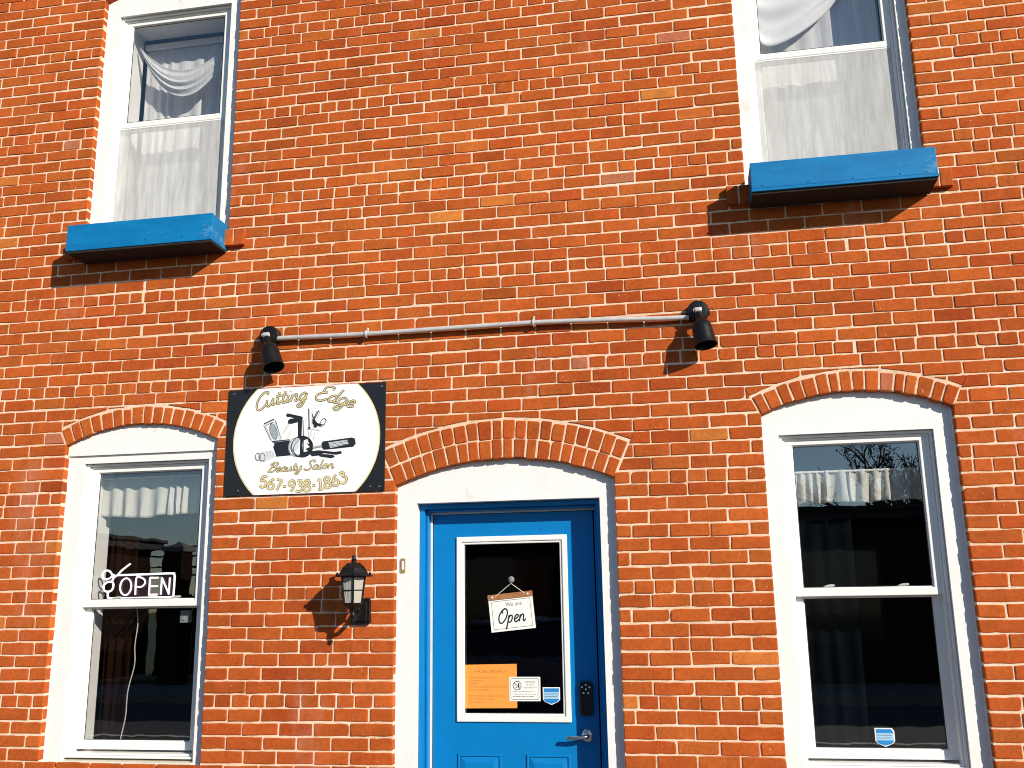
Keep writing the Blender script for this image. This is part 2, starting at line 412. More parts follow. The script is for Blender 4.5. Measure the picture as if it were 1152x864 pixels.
OPS = [OP_LL, OP_LR, OP_UL, OP_UR, OP_D]

building = thing('brick_building', (0, 0, GROUND), 'two storey orange red brick front with white framed arched windows and a blue door', 'building')

# --- a plate with holes, built in vertical strips
def strip_plate(mb, xs, ints, y0, y1, mi=0):
    # ints[i]: solid intervals of strip i as (zb_left, zb_right, zt_left, zt_right)
    for i in range(len(xs)-1):
        xa, xb = xs[i], xs[i+1]
        for a, b_, c_, d in ints[i]:
            mb.add([(xa,y0,a),(xb,y0,b_),(xb,y0,d),(xa,y0,c_)], [(0,1,2,3)], mi)
            mb.add([(xa,y1,a),(xb,y1,b_),(xb,y1,d),(xa,y1,c_)], [(3,2,1,0)], mi)
            mb.add([(xa,y0,c_),(xb,y0,d),(xb,y1,d),(xa,y1,c_)], [(0,1,2,3)], mi)
            mb.add([(xa,y0,a),(xb,y0,b_),(xb,y1,b_),(xa,y1,a)], [(3,2,1,0)], mi)
    def sub(A, B):
        out = []
        for a, b_ in A:
            segs = [(a, b_)]
            for c_, d in B:
                nx = []
                for e, f in segs:
                    if d <= e or c_ >= f: nx.append((e, f)); continue
                    if e < c_: nx.append((e, c_))
                    if d < f: nx.append((d, f))
                segs = nx
            out += segs
        return [q for q in out if q[1]-q[0] > 1e-5]
    for i in range(len(xs)):
        Lf = [(q[1], q[3]) for q in ints[i-1]] if i > 0 else []
        Rt = [(q[0], q[2]) for q in ints[i]] if i < len(xs)-1 else []
        for a, b_ in sub(Lf, Rt): mb.add([(xs[i],y0,a),(xs[i],y1,a),(xs[i],y1,b_),(xs[i],y0,b_)], [(0,1,2,3)], mi)
        for a, b_ in sub(Rt, Lf): mb.add([(xs[i],y0,a),(xs[i],y1,a),(xs[i],y1,b_),(xs[i],y0,b_)], [(3,2,1,0)], mi)

G = 0.0048                       # mortar lies 5 mm behind the brick faces
GO = 0.0012                      # but almost flush in the reveals
wall = MB()
xs = {WX0, WX1}
for o in OPS:
    for k in range(17): xs.add(round(o.x0-GO+(o.x1-o.x0+2*GO)*k/16, 5))
xs = sorted(xs); ints = []
for i in range(len(xs)-1):
    xa, xb = xs[i], xs[i+1]; xm = (xa+xb)/2
    here = sorted([o for o in OPS if o.x0-GO <= xm <= o.x1+GO], key=lambda o: o.z0)
    col = []; zl = zr = WZ0
    for o in here:
        if o.z0 > WZ0+0.01: col.append((zl, zr, o.z0-G, o.z0-G))
        zl, zr = arch_z(o, xa, o.r+G)+0.0, arch_z(o, xb, o.r+G)
        zl = max(zl, o.spring); zr = max(zr, o.spring)
    col.append((zl, zr, WZ1, WZ1)); ints.append(col)
strip_plate(wall, xs, ints, G, 0.29, 1)

# --- the bricks, each with worn edges, a slight tilt and its own tint
def area(poly): return 0.5*sum(poly[i-1][0]*poly[i][1]-poly[i][0]*poly[i-1][1] for i in range(len(poly)))
def clip(poly, nx, nz, d):       # keep nx*x+nz*z <= d
    out = []
    for i in range(len(poly)):
        a, b_ = poly[i-1], poly[i]; da, db = nx*a[0]+nz*a[1]-d, nx*b_[0]+nz*b_[1]-d
        if (da <= 0) != (db <= 0):
            t = da/(da-db); out.append((a[0]+(b_[0]-a[0])*t, a[1]+(b_[1]-a[1])*t))
        if db <= 0: out.append(b_)
    return out
rb = random.Random(21)
def tint():
    u = rb.random(); j = rb.gauss(0, 1)
    if u < 0.80: c_ = (0.430, 0.090, 0.018)
    elif u < 0.90: c_ = (0.390, 0.074, 0.016)
    elif u < 0.984: c_ = (0.455, 0.106, 0.021)
    elif u < 0.992: c_ = (0.53, 0.160, 0.033)
    elif u < 0.997: c_ = (0.47, 0.150, 0.075)
    else: c_ = (0.33, 0.060, 0.020)
    k = 1+0.065*j; g = 1+0.055*rb.gauss(0, 1)
    return (min(.9, c_[0]*k), c_[1]*k*g, c_[2]*k*g)
def brick(mb, poly, yback=0.012, worn=1.0, tn=None, bev=0.0035):
    if len(poly) < 3 or area(poly) < 2.2e-4: return
    # round the corners, then break the edges up
    n = len(poly); q = []
    for i in range(n):
        p0, p1, p2 = Vector(poly[i-1]), Vector(poly[i]), Vector(poly[(i+1) % n])
        r_ = rb.uniform(0.0015, 0.007)*worn
        if rb.random() < 0.05*worn: r_ = rb.uniform(0.008, 0.018)
        a = p0-p1; b_ = p2-p1
        if a.length < 0.004 or b_.length < 0.004: q.append(p1); continue
        r1 = min(r_, a.length*0.4); r2 = min(r_, b_.length*0.4)
        A, B = p1+a.normalized()*r1, p1+b_.normalized()*r2
        q += [A, p1*0.42+(A+B)*0.29, B]
    e = []
    for i in range(len(q)):
        a, b_ = q[i-1], q[i]; L = (b_-a).length; k = max(1, int(L/0.032))
        for j in range(k):
            p = a.lerp(b_, j/k)
            if L > 0.02: p = p+Vector((rb.gauss(0, 0.0008), rb.gauss(0, 0.0009)))*worn
            e.append((p.x, p.y))
    if area(e) < 0: e.reverse()
    n = len(e)
    y0 = max(-.002, min(.0022, rb.gauss(0.0006, 0.0011))); tx, tz = max(-.012, min(.012, rb.gauss(0, 0.007))), max(-.03, min(.03, rb.gauss(0, 0.014)))
    cx = sum(p[0] for p in e)/n; cz = sum(p[1] for p in e)/n
    yy = lambda x, z: y0+tx*(x-cx)+tz*(z-cz)
    hx = max(abs(p[0]-cx) for p in e); hz = max(abs(p[1]-cz) for p in e)
    def shrink(d):
        kx, kz = max(0.4, 1-d/hx), max(0.4, 1-d/hz)
        return [(cx+(p[0]-cx)*kx, cz+(p[1]-cz)*kz) for p in e]
    b1 = shrink(bev*0.35); b2 = shrink(bev*1.2)
    V = [(x, yback, z) for x, z in e]+[(x, yy(x, z)+bev, z) for x, z in e]+[(x, yy(x, z)+bev*0.3, z) for x, z in b1]+[(x, yy(x, z), z) for x, z in b2]
    V.append((cx, yy(cx, cz), cz))
    Fc = [(3*n+i, 3*n+(i+1) % n, 4*n) for i in range(n)]
    for L in range(3):
        for i in range(n):
            j = (i+1) % n
            Fc.append((L*n+i, L*n+j, (L+1)*n+j, (L+1)*n+i))
    mb.add(V, Fc, 0, tn or tint())

J = 0.0086
X0H = -2.05636
def phase(k):                    # bond phase per band of stretchers between header courses, read off the wall
    for lo, hi, ph in ((33, 60, 0.72), (25, 31, 0.75), (17, 23, 0.74), (9, 15, 0.98), (1, 7, 0.02), (-8, -1, 0.60), (-16, -10, 0.42), (-24, -18, 0.34), (-60, -26, 0.86)):
        if lo <= k <= hi: return ph
    return 0.0
WIDE = [(1.226, 0.622), (1.221, 0.555), (1.231, 0.477), (1.113, 0.42), (1.03, 0.355), (0.955, 0.298), (0.892, 0.218), (0.927, 0.15), (1.242, 0.069), (1.239, -0.009), (-2.675, 0.508), (-2.67, 0.443), (-2.658, 0.357), (-2.687, 0.589), (-0.56, 1.499), (-0.566, 1.429)]   # repointed cracks
HEADERS = {56, 48, 40, 32, 24, 16, 8, 0, -9, -17, -25, -33, -41}
def clear_of_openings(poly, touch):
    pieces = [poly]
    for o in OPS:
        nxt = []
        for pl in pieces:
            x_lo = min(p[0] for p in pl); x_hi = max(p[0] for p in pl); z_lo = min(p[1] for p in pl); z_hi = max(p[1] for p in pl)
            if x_hi < o.x0-0.12 or x_lo > o.x1+0.12 or z_hi < o.z0 or z_lo > arch_z(o, o.cx, o.ro)+J: nxt.append(pl); continue
            cx = (x_lo+x_hi)/2; cz = (z_lo+z_hi)/2
            out = []
            if cz < o.spring+0.004:                       # beside the jambs
                if z_hi <= o.z0+0.5*P and o.z0 > WZ0+0.1: nxt.append(pl); continue
                L_ = clip(pl, 1, 0, o.x0); R_ = clip(pl, -1, 0, -o.x1)
                for q in (L_, R_):
                    if len(q) >= 3 and max(p[0] for p in q)-min(p[0] for p in q) > 0.02:
                        out.append(q)
                        if abs(max(p[0] for p in q)-o.x0) < 1e-4 or abs(min(p[0] for p in q)-o.x1) < 1e-4: touch.append(id(q))
                nxt += out; continue
            sides = (clip(pl, 1, 0, o.cx), clip(pl, -1, 0, -o.cx)) if x_lo < o.cx-o.hw*0.9 and x_hi > o.cx+o.hw*0.9 else (pl,)
            for q in sides:
                if len(q) < 3: continue
                mx = sum(p[0] for p in q)/len(q); mz = sum(p[1] for p in q)/len(q)
                ang = math.atan2(mx-o.cx, mz-o.cz)
                res = []
                s_ = 1 if ang > 0 else -1; t = o.a
                ex, ez = s_*math.cos(t), -math.sin(t)       # outward normal of the ring's end face
                ed = o.cx*ex+o.cz*ez
                A = clip(q, -ex, -ez, -(ed+J*0.8))          # beyond the end of the ring
                B = clip(q, ex, ez, ed+J*0.8)               # over the ring
                if len(B) >= 3:
                    bx = sum(p[0] for p in B)/len(B); bz = sum(p[1] for p in B)/len(B)
                    an2 = max(-o.a, min(o.a, math.atan2(bx-o.cx, bz-o.cz)))
                    nx, nz = math.sin(an2), math.cos(an2)
                    B = clip(B, -nx, -nz, -(o.cx*nx+o.cz*nz+o.ro+J))
                aA = area(A) if len(A) >= 3 else 0; aB = area(B) if len(B) >= 3 else 0
                if aB > 0.0 and aA+aB > 0.97*area(q): res = [q]
                else: res = [p_ for p_, v_ in ((A, aA), (B, aB)) if v_ > 0]
                for q in res:
                    if (max(p[0] for p in q)-min(p[0] for p in q)) > 0.014 and (max(p[1] for p in q)-min(p[1] for p in q)) > 0.009: nxt.append(q)
        pieces = nxt
    return pieces
k0, k1 = int(WZ0/P)-1, int(WZ1/P)+1
for k in range(k0, k1+1):
    zc = k*P; zb, zt = zc-P/2+J/2, zc+P/2-J/2
    if zt > WZ1: continue
    if zb < WZ0: zb = WZ0+0.002
    if zt-zb < 0.02: continue
    header = k in HEADERS
    pitch = HP if header else 2*HP
    base = X0H-HP/2 if header else X0H+19.5*HP+(phase(k)+(0.0 if k % 2 else 0.5))*2*HP
    x = base-math.ceil((base-WX0)/pitch)*pitch
    off = rb.gauss(0, 0.004); edges = []
    while x < WX1+pitch:
        edges.append(x+off+rb.gauss(0, 0.0035)); x += pitch
        if not header and rb.random() < 0.012: edges.append(x+off-pitch*rb.uniform(0.35, 0.6))
    for o in OPS:
        if o.z0-0.02 < zc < o.spring+0.02 or (o.z0 < WZ0+0.1 and zc < o.spring+0.02):
            edges = [e for e in edges if min(abs(e-o.x0), abs(e-o.x1)) > 0.058]
    edges.sort()
    for a, b_ in zip(edges, edges[1:]):
        jl = J*rb.uniform(0.75, 1.25)/2; jr = J*rb.uniform(0.75, 1.25)/2
        for wx, wz in WIDE:
            if abs(wz-zc) < P/2:
                if abs(wx-a) < 0.05: jl += 0.005
                if abs(wx-b_) < 0.05: jr += 0.005
        xa, xb = max(a+jl, WX0), min(b_-jr, WX1)
        if xb-xa < 0.025: continue
        dz1, dz2 = rb.gauss(0, 0.0012), rb.gauss(0, 0.0012)
        wob = lambda x: 0.0022*math.sin(x*1.3+k*0.37)+0.0013*math.sin(x*3.1+k*1.7)
        wa, wb = wob(xa), wob(xb)
        poly = [(xa, zb+dz1+wa), (xb, zb+dz2+wb), (xb, zt+wb+rb.gauss(0, 0.0010)), (xa, zt+wa+rb.gauss(0, 0.0010))]
        touch = []
        tn = tint()
        for q in clear_of_openings(poly, touch):
            edge = id(q) in touch
            brick(wall, q, 0.10 if edge else 0.014, worn=1.25 if edge else 1.0, tn=tn, bev=0.005 if edge else 0.0035)
wall_o = wall.build('wall', [M['brick'], M['mortar']], building)

# --- brick arches
def arch_part(o, rings, n, label):
    mb = MB(); r = o.r
    for ri, dr in enumerate(rings):
        cuts = [-o.a+2*o.a*k/n+(rb.gauss(0, 0.0045)/r if 0 < k < n else 0) for k in range(n+1)]
        for k in range(n):
            t0, t1 = cuts[k], cuts[k+1]
            g = J*0.5/(r+dr/2); t0 += g*rb.uniform(0.7, 1.3); t1 -= g*rb.uniform(0.7, 1.3)
            ra, rc = r+rb.uniform(-0.0035, 0.003), r+dr-J*0.6+rb.uniform(-0.005, 0.004)
            pt = lambda t, q: (o.cx+q*math.sin(t), o.cz+q*math.cos(t))
            brick(mb, [pt(t0, ra), pt(t1, ra), pt(t1, rc), pt(t0, rc)], 0.10 if ri == 0 else 0.014, worn=1.2, bev=0.005)
        r += dr
    # mortar bed behind and between the voussoirs
    m_ = []
    for k in range(25): m_.append((o.cx+(o.r+G)*math.sin(-o.a+2*o.a*k/24), o.cz+(o.r+G)*math.cos(-o.a+2*o.a*k/24)))
    return mb.build('brick_arch', [M['brick'], M['mortar']], building, label=label)
arch_part(OP_LL, [0.100], 16, 'segmental brick arch over the window holding the neon sign')
arch_part(OP_LR, [0.100], 16, 'segmental brick arch over the lower right window')
arch_part(OP_UL, [0.100], 16, 'segmental brick arch over the upper left window')
arch_part(OP_UR, [0.100], 16, 'segmental brick arch over the upper right window')
arch_part(OP_D, [0.102, 0.101], 20, 'double row brick arch over the blue door')

# --- projecting rowlock sills under the upper windows
def brick_sill(o):
    mb = MB(); x = o.x0-0.105; xe = o.x1+0.115
    n = int(round((xe-x)/0.0665)); w_ = (xe-x)/n
    for k in range(n):
        a, b_ = x+k*w_+0.004, x+(k+1)*w_-0.004
        tn = tint(); mb2 = MB()
        poly = [(a, 0.802), (b_, 0.802), (b_, 0.900+rb.gauss(0, .001)), (a, 0.900)]
        brick(mb2, poly, 0.05, tn=tn, bev=0.004)
        mb.add([(px, py-0.030, pz) for px, py, pz in mb2.v], mb2.f, 0, tn)
    mb.box(x+0.004, xe-0.004, -0.024, 0.02, 0.806, 0.897, 1)
    return mb.build('sill', [M['brick'], M['mortar']], building, label='projecting sill of bricks on edge')
brick_sill(OP_UL); brick_sill(OP_UR)

# --- rooms behind the glass and the roof
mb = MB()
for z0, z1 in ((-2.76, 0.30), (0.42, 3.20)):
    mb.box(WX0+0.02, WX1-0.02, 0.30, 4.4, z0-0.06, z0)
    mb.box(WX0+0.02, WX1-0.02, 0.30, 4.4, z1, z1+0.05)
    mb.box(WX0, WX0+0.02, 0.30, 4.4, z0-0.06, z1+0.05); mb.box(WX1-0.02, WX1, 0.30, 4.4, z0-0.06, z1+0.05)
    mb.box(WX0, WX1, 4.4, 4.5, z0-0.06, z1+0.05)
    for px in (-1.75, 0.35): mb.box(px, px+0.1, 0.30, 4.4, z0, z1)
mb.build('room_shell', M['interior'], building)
mb = MB(); mb.box(WX0-0.05, WX1+0.05, -0.12, 4.6, WZ1, WZ1+0.16); mb.box(WX0-0.03, WX1+0.03, -0.07, 4.55, WZ1+0.16, WZ1+0.22)
mb.build('roof', M['roof'], building)

# ------------------------------------------------------------------ windows
CY = 0.044
def casing_plate(mb, o, ix0, ix1, head, zbot, y0, y1, mi=0, ztop_panel=None):
    x0, x1 = o.x0-0.002, o.x1+0.002
    xs = sorted({x0, x1, ix0, ix1} | {round(x0+(x1-x0)*k/20, 5) for k in range(21)}); ints = []
    for i in range(len(xs)-1):
        xa, xb = xs[i], xs[i+1]; xm = (xa+xb)/2
        ta, tb = arch_z(o, max(o.x0, min(o.x1, xa)), o.r+0.002), arch_z(o, max(o.x0, min(o.x1, xb)), o.r+0.002)
        if ztop_panel is not None: ta = tb = ztop_panel
        zb = zbot if (xm < ix0 or xm > ix1) else head
        ints.append([(zb, zb, ta, tb)])
    strip_plate(mb, xs, ints, y0, y1, mi)

def caulk(mb, o, z0, z1, y, mi=0):       # ragged bead of caulk and paint where the casing meets the brick
    for x, s_ in ((o.x0, 1), (o.x1, -1)):
        n = int((z1-z0)/0.02); pts = []; rr = []
        for k in range(n+1):
            pts.append((x+s_*0.001, y, z0+(z1-z0)*k/n)); rr.append(0.0055*rb.uniform(0.7, 1.35))
        mb.tube(pts, rr, 6, mi)

def window(o, cx0, cx1, head, meet, bot, label, panel=None, screen=False, zc=None):
    w = part_root('window', building, label)
    sill_z = bot-0.035
    # casing
    mb = MB()
    if panel is None:
        casing_plate(mb, o, cx0, cx1, head, o.z0, CY, 0.11)
    else:
        casing_plate(mb, o, cx0, cx1, head, o.z0, CY, 0.11, ztop_panel=panel+0.004)
        hp = MB(); x0, x1 = o.x0-0.002, o.x1+0.002
        xs = [x0+(x1-x0)*k/20 for k in range(21)]
        strip_plate(hp, xs, [[(panel, panel, arch_z(o, max(o.x0, min(o.x1, a)), o.r+0.002), arch_z(o, max(o.x0, min(o.x1, b_)), o.r+0.002))] for a, b_ in zip(xs, xs[1:])], 0.030, 0.11)
        hp.build('head_panel', M['white'], w)
    caulk(mb, o, o.z0+0.02, o.spring-0.01, CY)
    mb.build('casing', M['white'], w)
    # vinyl frame: a stepped box set in the casing
    mb = MB()
    mb.ring(cx0+0.002, cx1-0.002, sill_z, head-0.002, 0.014, 0.014, 0.012, 0.012, 0.064, 0.30)
    mb.ring(cx0+0.0165, cx1-0.0165, sill_z+0.0125, head-0.0145, 0.010, 0.010, 0.010, 0.010, 0.080, 0.29)
    mb.build('frame', M['vinyl'], w, bevel=0.0025)
    sx0, sx1 = cx0+0.021, cx1-0.021
    # outer (top) sash
    us = MB(); us.ring(sx0, sx1, meet-0.036, head-0.018, 0.042, 0.042, 0.036, 0.030, 0.088, 0.118)
    us.ring(sx0+0.0415, sx1-0.0415, meet-0.0005, head-0.0475, 0.006, 0.006, 0.006, 0.006, 0.096, 0.112)
    us.build('sash', M['vinyl'], w, bevel=0.003)
    p = MB(); p.box(sx0+0.044, sx1-0.044, 0.102, 0.106, meet-0.004, head-0.044); p.build('pane', M['upper_glass' if screen else 'glass'], w)
    g = MB(); g.ring(sx0+0.0475, sx1-0.0475, meet+0.0055, head-0.0535, 0.0035, 0.0035, 0.0035, 0.0035, 0.0985, 0.1015); g.build('gasket', M['gasket'], w)
    # inner (bottom) sash
    ls = MB(); ls.ring(sx0, sx1, bot, meet-0.002, 0.044, 0.044, 0.042, 0.038, 0.124, 0.154)
    ls.ring(sx0+0.0435, sx1-0.0435, bot+0.0415, meet-0.0395, 0.006, 0.006, 0.006, 0.006, 0.132, 0.150)
    ls.build('sash', M['vinyl'], w, bevel=0.003)
    p = MB(); p.box(sx0+0.046, sx1-0.046, 0.139, 0.143, bot+0.038, meet-0.036); p.build('pane', M['clear_glass' if screen else 'glass'], w)
    g = MB(); g.ring(sx0+0.0495, sx1-0.0495, bot+0.0475, meet-0.0455, 0.0035, 0.0035, 0.0035, 0.0035, 0.1355, 0.1385); g.build('gasket', M['gasket'], w)
    for fx in (0.24, 0.74):
        lx = sx0+(sx1-sx0)*fx; lk = MB()
        lk.box(lx-0.035, lx+0.035, 0.128, 0.150, meet-0.002, meet+0.008)
        lk.prism(spline([(lx-0.02, meet+0.008), (lx+0.028, meet+0.010), (lx+0.030, meet+0.020), (lx+0.002, meet+0.019)], 4, True), 0.130, 0.144)
        lk.build('sash_lock', M['vinyl'], w, bevel=0.002)
    if screen:
        sc = MB(); sc.box(sx0+0.004, sx1-0.004, 0.0905, 0.0915, bot-0.005, meet-0.038)
        sc.build('insect_screen', M['screen'], w)
        sf = MB(); sf.ring(sx0, sx1, bot-0.01, meet-0.037, 0.012, 0.012, 0.012, 0.009, 0.089, 0.097); sf.build('screen_frame', M['vinyl'], w, bevel=0.002)
    # sloped outer sill
    sl_ = MB()
    sl_.add([(cx0+0.001,0.030,sill_z-0.030),(cx1-0.001,0.030,sill_z-0.030),(cx1-0.001,0.28,sill_z-0.030),(cx0+0.001,0.28,sill_z-0.030),
             (cx0+0.001,0.030,sill_z-0.013),(cx1-0.001,0.030,sill_z-0.013),(cx1-0.001,0.28,sill_z-0.001),(cx0+0.001,0.28,sill_z-0.001)],
            [(0,1,5,4),(1,2,6,5),(2,3,7,6),(3,0,4,7),(4,5,6,7),(3,2,1,0)])
    if o.z0 < 0:
        sl_.box(o.x0+0.002, o.x1-0.002, 0.020, 0.28, sill_z-0.0295-0.03, sill_z-0.0305)
    sl_.build('sill', M['sillpaint'], w, bevel=0.003)
    return w
OP_LL.z0 = OP_LR.z0 = -2.05
window(OP_LL, -2.990, -2.232, -0.415, -1.172, -1.952, 'lower window behind the neon OPEN sign, under a flat white head panel', panel=-0.370)
window(OP_LR, 0.822, 1.552, -0.420, -1.172, -1.952, 'lower window with a gathered valance and a dark interior')
window(OP_UL, -3.004, -2.250, 2.430, 1.712, 0.970, 'upper window with sheer curtain and a thin draped scarf', screen=True)
window(OP_UR, 0.818, 1.598, 2.430, 1.712, 0.970, 'upper window with sheer curtain and a heavy white scarf', screen=True)

# ------------------------------------------------------------------ door
door = part_root('door', building, 'blue door with a tall glazed pane and arched white surround')
mb = MB(); casing_plate(mb, OP_D, -1.042, -0.082, -0.700, GROUND, CY, 0.12); caulk(mb, OP_D, GROUND+0.02, -0.61, CY)
mb.build('casing', M['white'], door)
mb = MB()                                                     # jamb: three sides, stepped
def u_frame(mb, x0, x1, zt, w_, y0, y1, mi=0):
    poly = [(x0, GROUND), (x0+w_, GROUND), (x0+w_, zt-w_), (x1-w_, zt-w_), (x1-w_, GROUND), (x1, GROUND), (x1, zt), (x0, zt)]
    n = len(poly); V = [(x, y0, z) for x, z in poly]+[(x, y1, z) for x, z in poly]
    mb.add(V, [(0,1,2,7),(7,2,3,6),(3,4,5,6),(n+7,n+2,n+1,n),(n+6,n+3,n+2,n+7),(n+6,n+5,n+4,n+3)]+[(n+i, n+(i+1)%n, (i+1)%n, i) for i in range(n)], mi)
u_frame(mb, -1.041, -0.083, -0.701, 0.026, 0.098, 0.29)
u_frame(mb, -1.0145, -0.1095, -0.7275, 0.012, 0.130, 0.289)
mb.build('door_frame', M['blue_door'], door, bevel=0.003)
mb = MB(); u_frame(mb, -1.002, -0.1125, -0.740, 0.010, 0.176, 0.186); mb.build('weather_strip', M['strip'], door)
DX0, DX1, DZ0, DZ1, DY = -0.990, -0.134, GROUND+0.03, -0.752, 0.190
mb = MB()                                                     # leaf with a hole for the pane
GX0, GX1, GZ0, GZ1 = -0.838, -0.300, -1.786, -0.890
mb.ring(DX0, DX1, DZ0, DZ1, GX0-DX0, DX1-GX1, GZ0-DZ0, DZ1-GZ1, DY, DY+0.045)
mb.build('door_leaf', M['blue_door'], door, bevel=0.002)
for a, b_ in ((-0.858, -0.632), (-0.504, -0.283)):            # raised panels with moulded edge
    pm = MB(); pm.ring(a, b_, -2.64, -1.960, 0.012, 0.012, 0.012, 0.012, DY-0.007, DY+0.002)
    pm.add([(a+0.013,DY-0.001,-2.627),(b_-0.013,DY-0.001,-2.627),(b_-0.013,DY-0.001,-1.973),(a+0.013,DY-0.001,-1.973),
            (a+0.040,DY-0.009,-2.600),(b_-0.040,DY-0.009,-2.600),(b_-0.040,DY-0.009,-2.000),(a+0.040,DY-0.009,-2.000)],
           [(0,1,5,4),(1,2,6,5),(2,3,7,6),(3,0,4,7),(4,5,6,7)])
    pm.build('door_panel', M['blue_door'], door, bevel=0.003)
mb = MB()
mb.ring(-0.862, -0.272, -1.806, -0.872, 0.028, 0.028, 0.028, 0.028, DY-0.011, DY+0.004)
mb.ring(-0.8345, -0.2995, -1.7785, -0.8995, 0.013, 0.013, 0.013, 0.013, DY-0.004, DY+0.012)
mb.build('glazing_trim', M['vinyl'], door, bevel=0.004)
mb = MB(); mb.box(-0.830, -0.304, DY+0.016, DY+0.021, -1.774, -0.904); mb.build('pane', M['door_glass'], door)
GLY = DY+0.016
mb = MB()                                                     # lever on a round rose
mb.lathe([(0.032, 0.0), (0.032, 0.006), (0.027, 0.012), (0.013, 0.016), (0.012, 0.045)], (-0.192, DY, -1.868), (0,-1,0), 24)
mb.tube(spline([(-0.192, DY-0.040, -1.868), (-0.205, DY-0.050, -1.869), (-0.240, DY-0.052, -1.873), (-0.296, DY-0.047, -1.876)], 6), [0.0105]*13+[0.0095]*5+[0.007], 12)
mb.build('handle', M['chrome'], door, smooth=True)
mb = MB(); mb.prism(rrect(-0.228, -0.160, -1.772, -1.608, 0.018), DY-0.024, DY+0.001); mb.build('keypad', M['black_plastic'], door, bevel=0.004)
mb = MB()
for dx, dz in ((0, 0.021), (-0.019, 0.010), (0.019, 0.010), (0, 0.0), (-0.012, -0.018), (0.012, -0.018)):
    mb.prism(ellipse(-0.194+dx, -1.645+dz, 0.0048, 0.0048, n=12), DY-0.0255, DY-0.023)
mb.build('keypad_buttons', M['dots'], door)

# ------------------------------------------------------------------ curtains (things of their own: they hang behind the glass)
def cloth(name, mat, x0, x1, z0, z1, y, nf, amp, org, label, cat, seed, gather=None, hem=0.0, nz=14, group=None):
    r_ = random.Random(seed); mb = MB(); nx = nf*10
    ph = [r_.uniform(-0.25, 0.25) for _ in range(nf+2)]; am = [r_.uniform(0.55, 1.3) for _ in range(nf+2)]; hm = [r_.uniform(-1, 1) for _ in range(nf+2)]
    cum = [0.0]
    for _ in range(nf): cum.append(cum[-1]+r_.uniform(0.45, 1.7))
    cum = [c_/cum[-1] for c_ in cum]
    def warp(q):
        for k in range(nf):
            if q <= cum[k+1]: return k+(q-cum[k])/(cum[k+1]-cum[k])
        return float(nf)
    V = []
    for j in range(nz+1):
        t = j/nz
        for i in range(nx+1):
            u = warp(i/nx); k = min(nf, int(u)); f = u-k
            a0 = am[k]*(1-f)+am[k+1]*f; p0 = ph[k]*(1-f)+ph[k+1]*f; h0 = hm[k]*(1-f)+hm[k+1]*f
            sp = 0.45+0.55*t if gather is None else gather+(1-gather)*t
            s_ = math.sin(2*math.pi*(u+p0*(0.4+0.6*t)))
            yy = y+amp*a0*sp*(abs(s_)**0.8*(1 if s_ > 0 else -1))
            V.append((x0+(x1-x0)*i/nx+0.006*math.sin(7*u+3*t)*t, yy, z1+(z0+hem*h0-z1)*t))
    Fc = [(j*(nx+1)+i, (j+1)*(nx+1)+i, (j+1)*(nx+1)+i+1, j*(nx+1)+i+1) for j in range(nz) for i in range(nx)]
    mb.add(V, Fc)
    o = mb.build(name, M[mat], None, org, smooth=True)
    so_ = o.modifiers.new('thickness', 'SOLIDIFY'); so_.thickness = 0.0008
    return tag(o, label, cat, group)
cloth('valance', 'valance', -2.965, -2.26, -0.705, -0.478, 0.205, 9, 0.017, (-2.6, 0.2, -0.45), 'short cream gathered valance above the neon OPEN sign', 'curtain', 3, gather=0.35, hem=0.010)
cloth('valance', 'valance', 0.850, 1.520, -0.750, -0.585, 0.205, 12, 0.017, (1.2, 0.2, -0.57), 'short cream gathered valance in the window with no neon sign', 'curtain', 5, gather=0.45, hem=0.008)
for name, xa, xb, zz in (('curtain_rod', -2.97, -2.25, -0.482), ('curtain_rod', 0.84, 1.53, -0.592)):
    mb = MB(); mb.tube([(xa, 0.205, zz), (xb, 0.205, zz)], 0.006, 10)
    tag(mb.build(name, M['vinyl'], None, (xa, 0.205, zz), smooth=True), 'thin white rod carrying the valance %s' % ('above the neon sign' if xa < 0 else 'in the lower right window'), 'curtain rod')
cloth('sheer_curtain', 'sheer', -2.955, -2.290, 0.92, 2.33, 0.300, 9, 0.009, (-2.6, 0.300, 0.92), 'sheer white pleated curtain behind the thin draped scarf', 'curtain', 11, nz=20)
cloth('sheer_curtain', 'sheer', 0.870, 1.560, 0.92, 2.38, 0.290, 7, 0.009, (1.2, 0.290, 0.92), 'sheer white pleated curtain behind the heavy white scarf', 'curtain', 13, nz=20)
def swag(mat, xl, xr, top_l, top_r, d0, d1, y, folds, org, label, skew=0.5, seed=1, lo_l=0.0, lo_r=0.0):
    mb = MB(); nu, nv = 40, 24; V = []; r_ = random.Random(seed)
    fo = [r_.uniform(-0.01, 0.01) for _ in range(nv+1)]
    for j in range(nv+1):
        v = j/nv; d = d0+(d1-d0)*v
        for i in range(nu+1):
            u = i/nu; uu = u**(math.log(0.5)/math.log(skew))
            sag = 4*uu*(1-uu)
            zt = top_l*(1-u)+top_r*u-(lo_l*v*(1-u)**2+lo_r*v*u**2)
            V.append((xl+(xr-xl)*u, y-0.018*math.sin(math.pi*v)*(0.35+0.65*sag)-0.0055*math.sin(2*math.pi*folds*v+2*u)*(0.4+0.6*sag)+fo[j]*0.4, zt-d*sag))
    mb.add(V, [(j*(nu+1)+i, (j+1)*(nu+1)+i, (j+1)*(nu+1)+i+1, j*(nu+1)+i+1) for j in range(nv) for i in range(nu)])
    o = mb.build('scarf_curtain', M[mat], None, org, smooth=True)
    so_ = o.modifiers.new('thickness', 'SOLIDIFY'); so_.thickness = 0.001
    return tag(o, label, 'curtain')
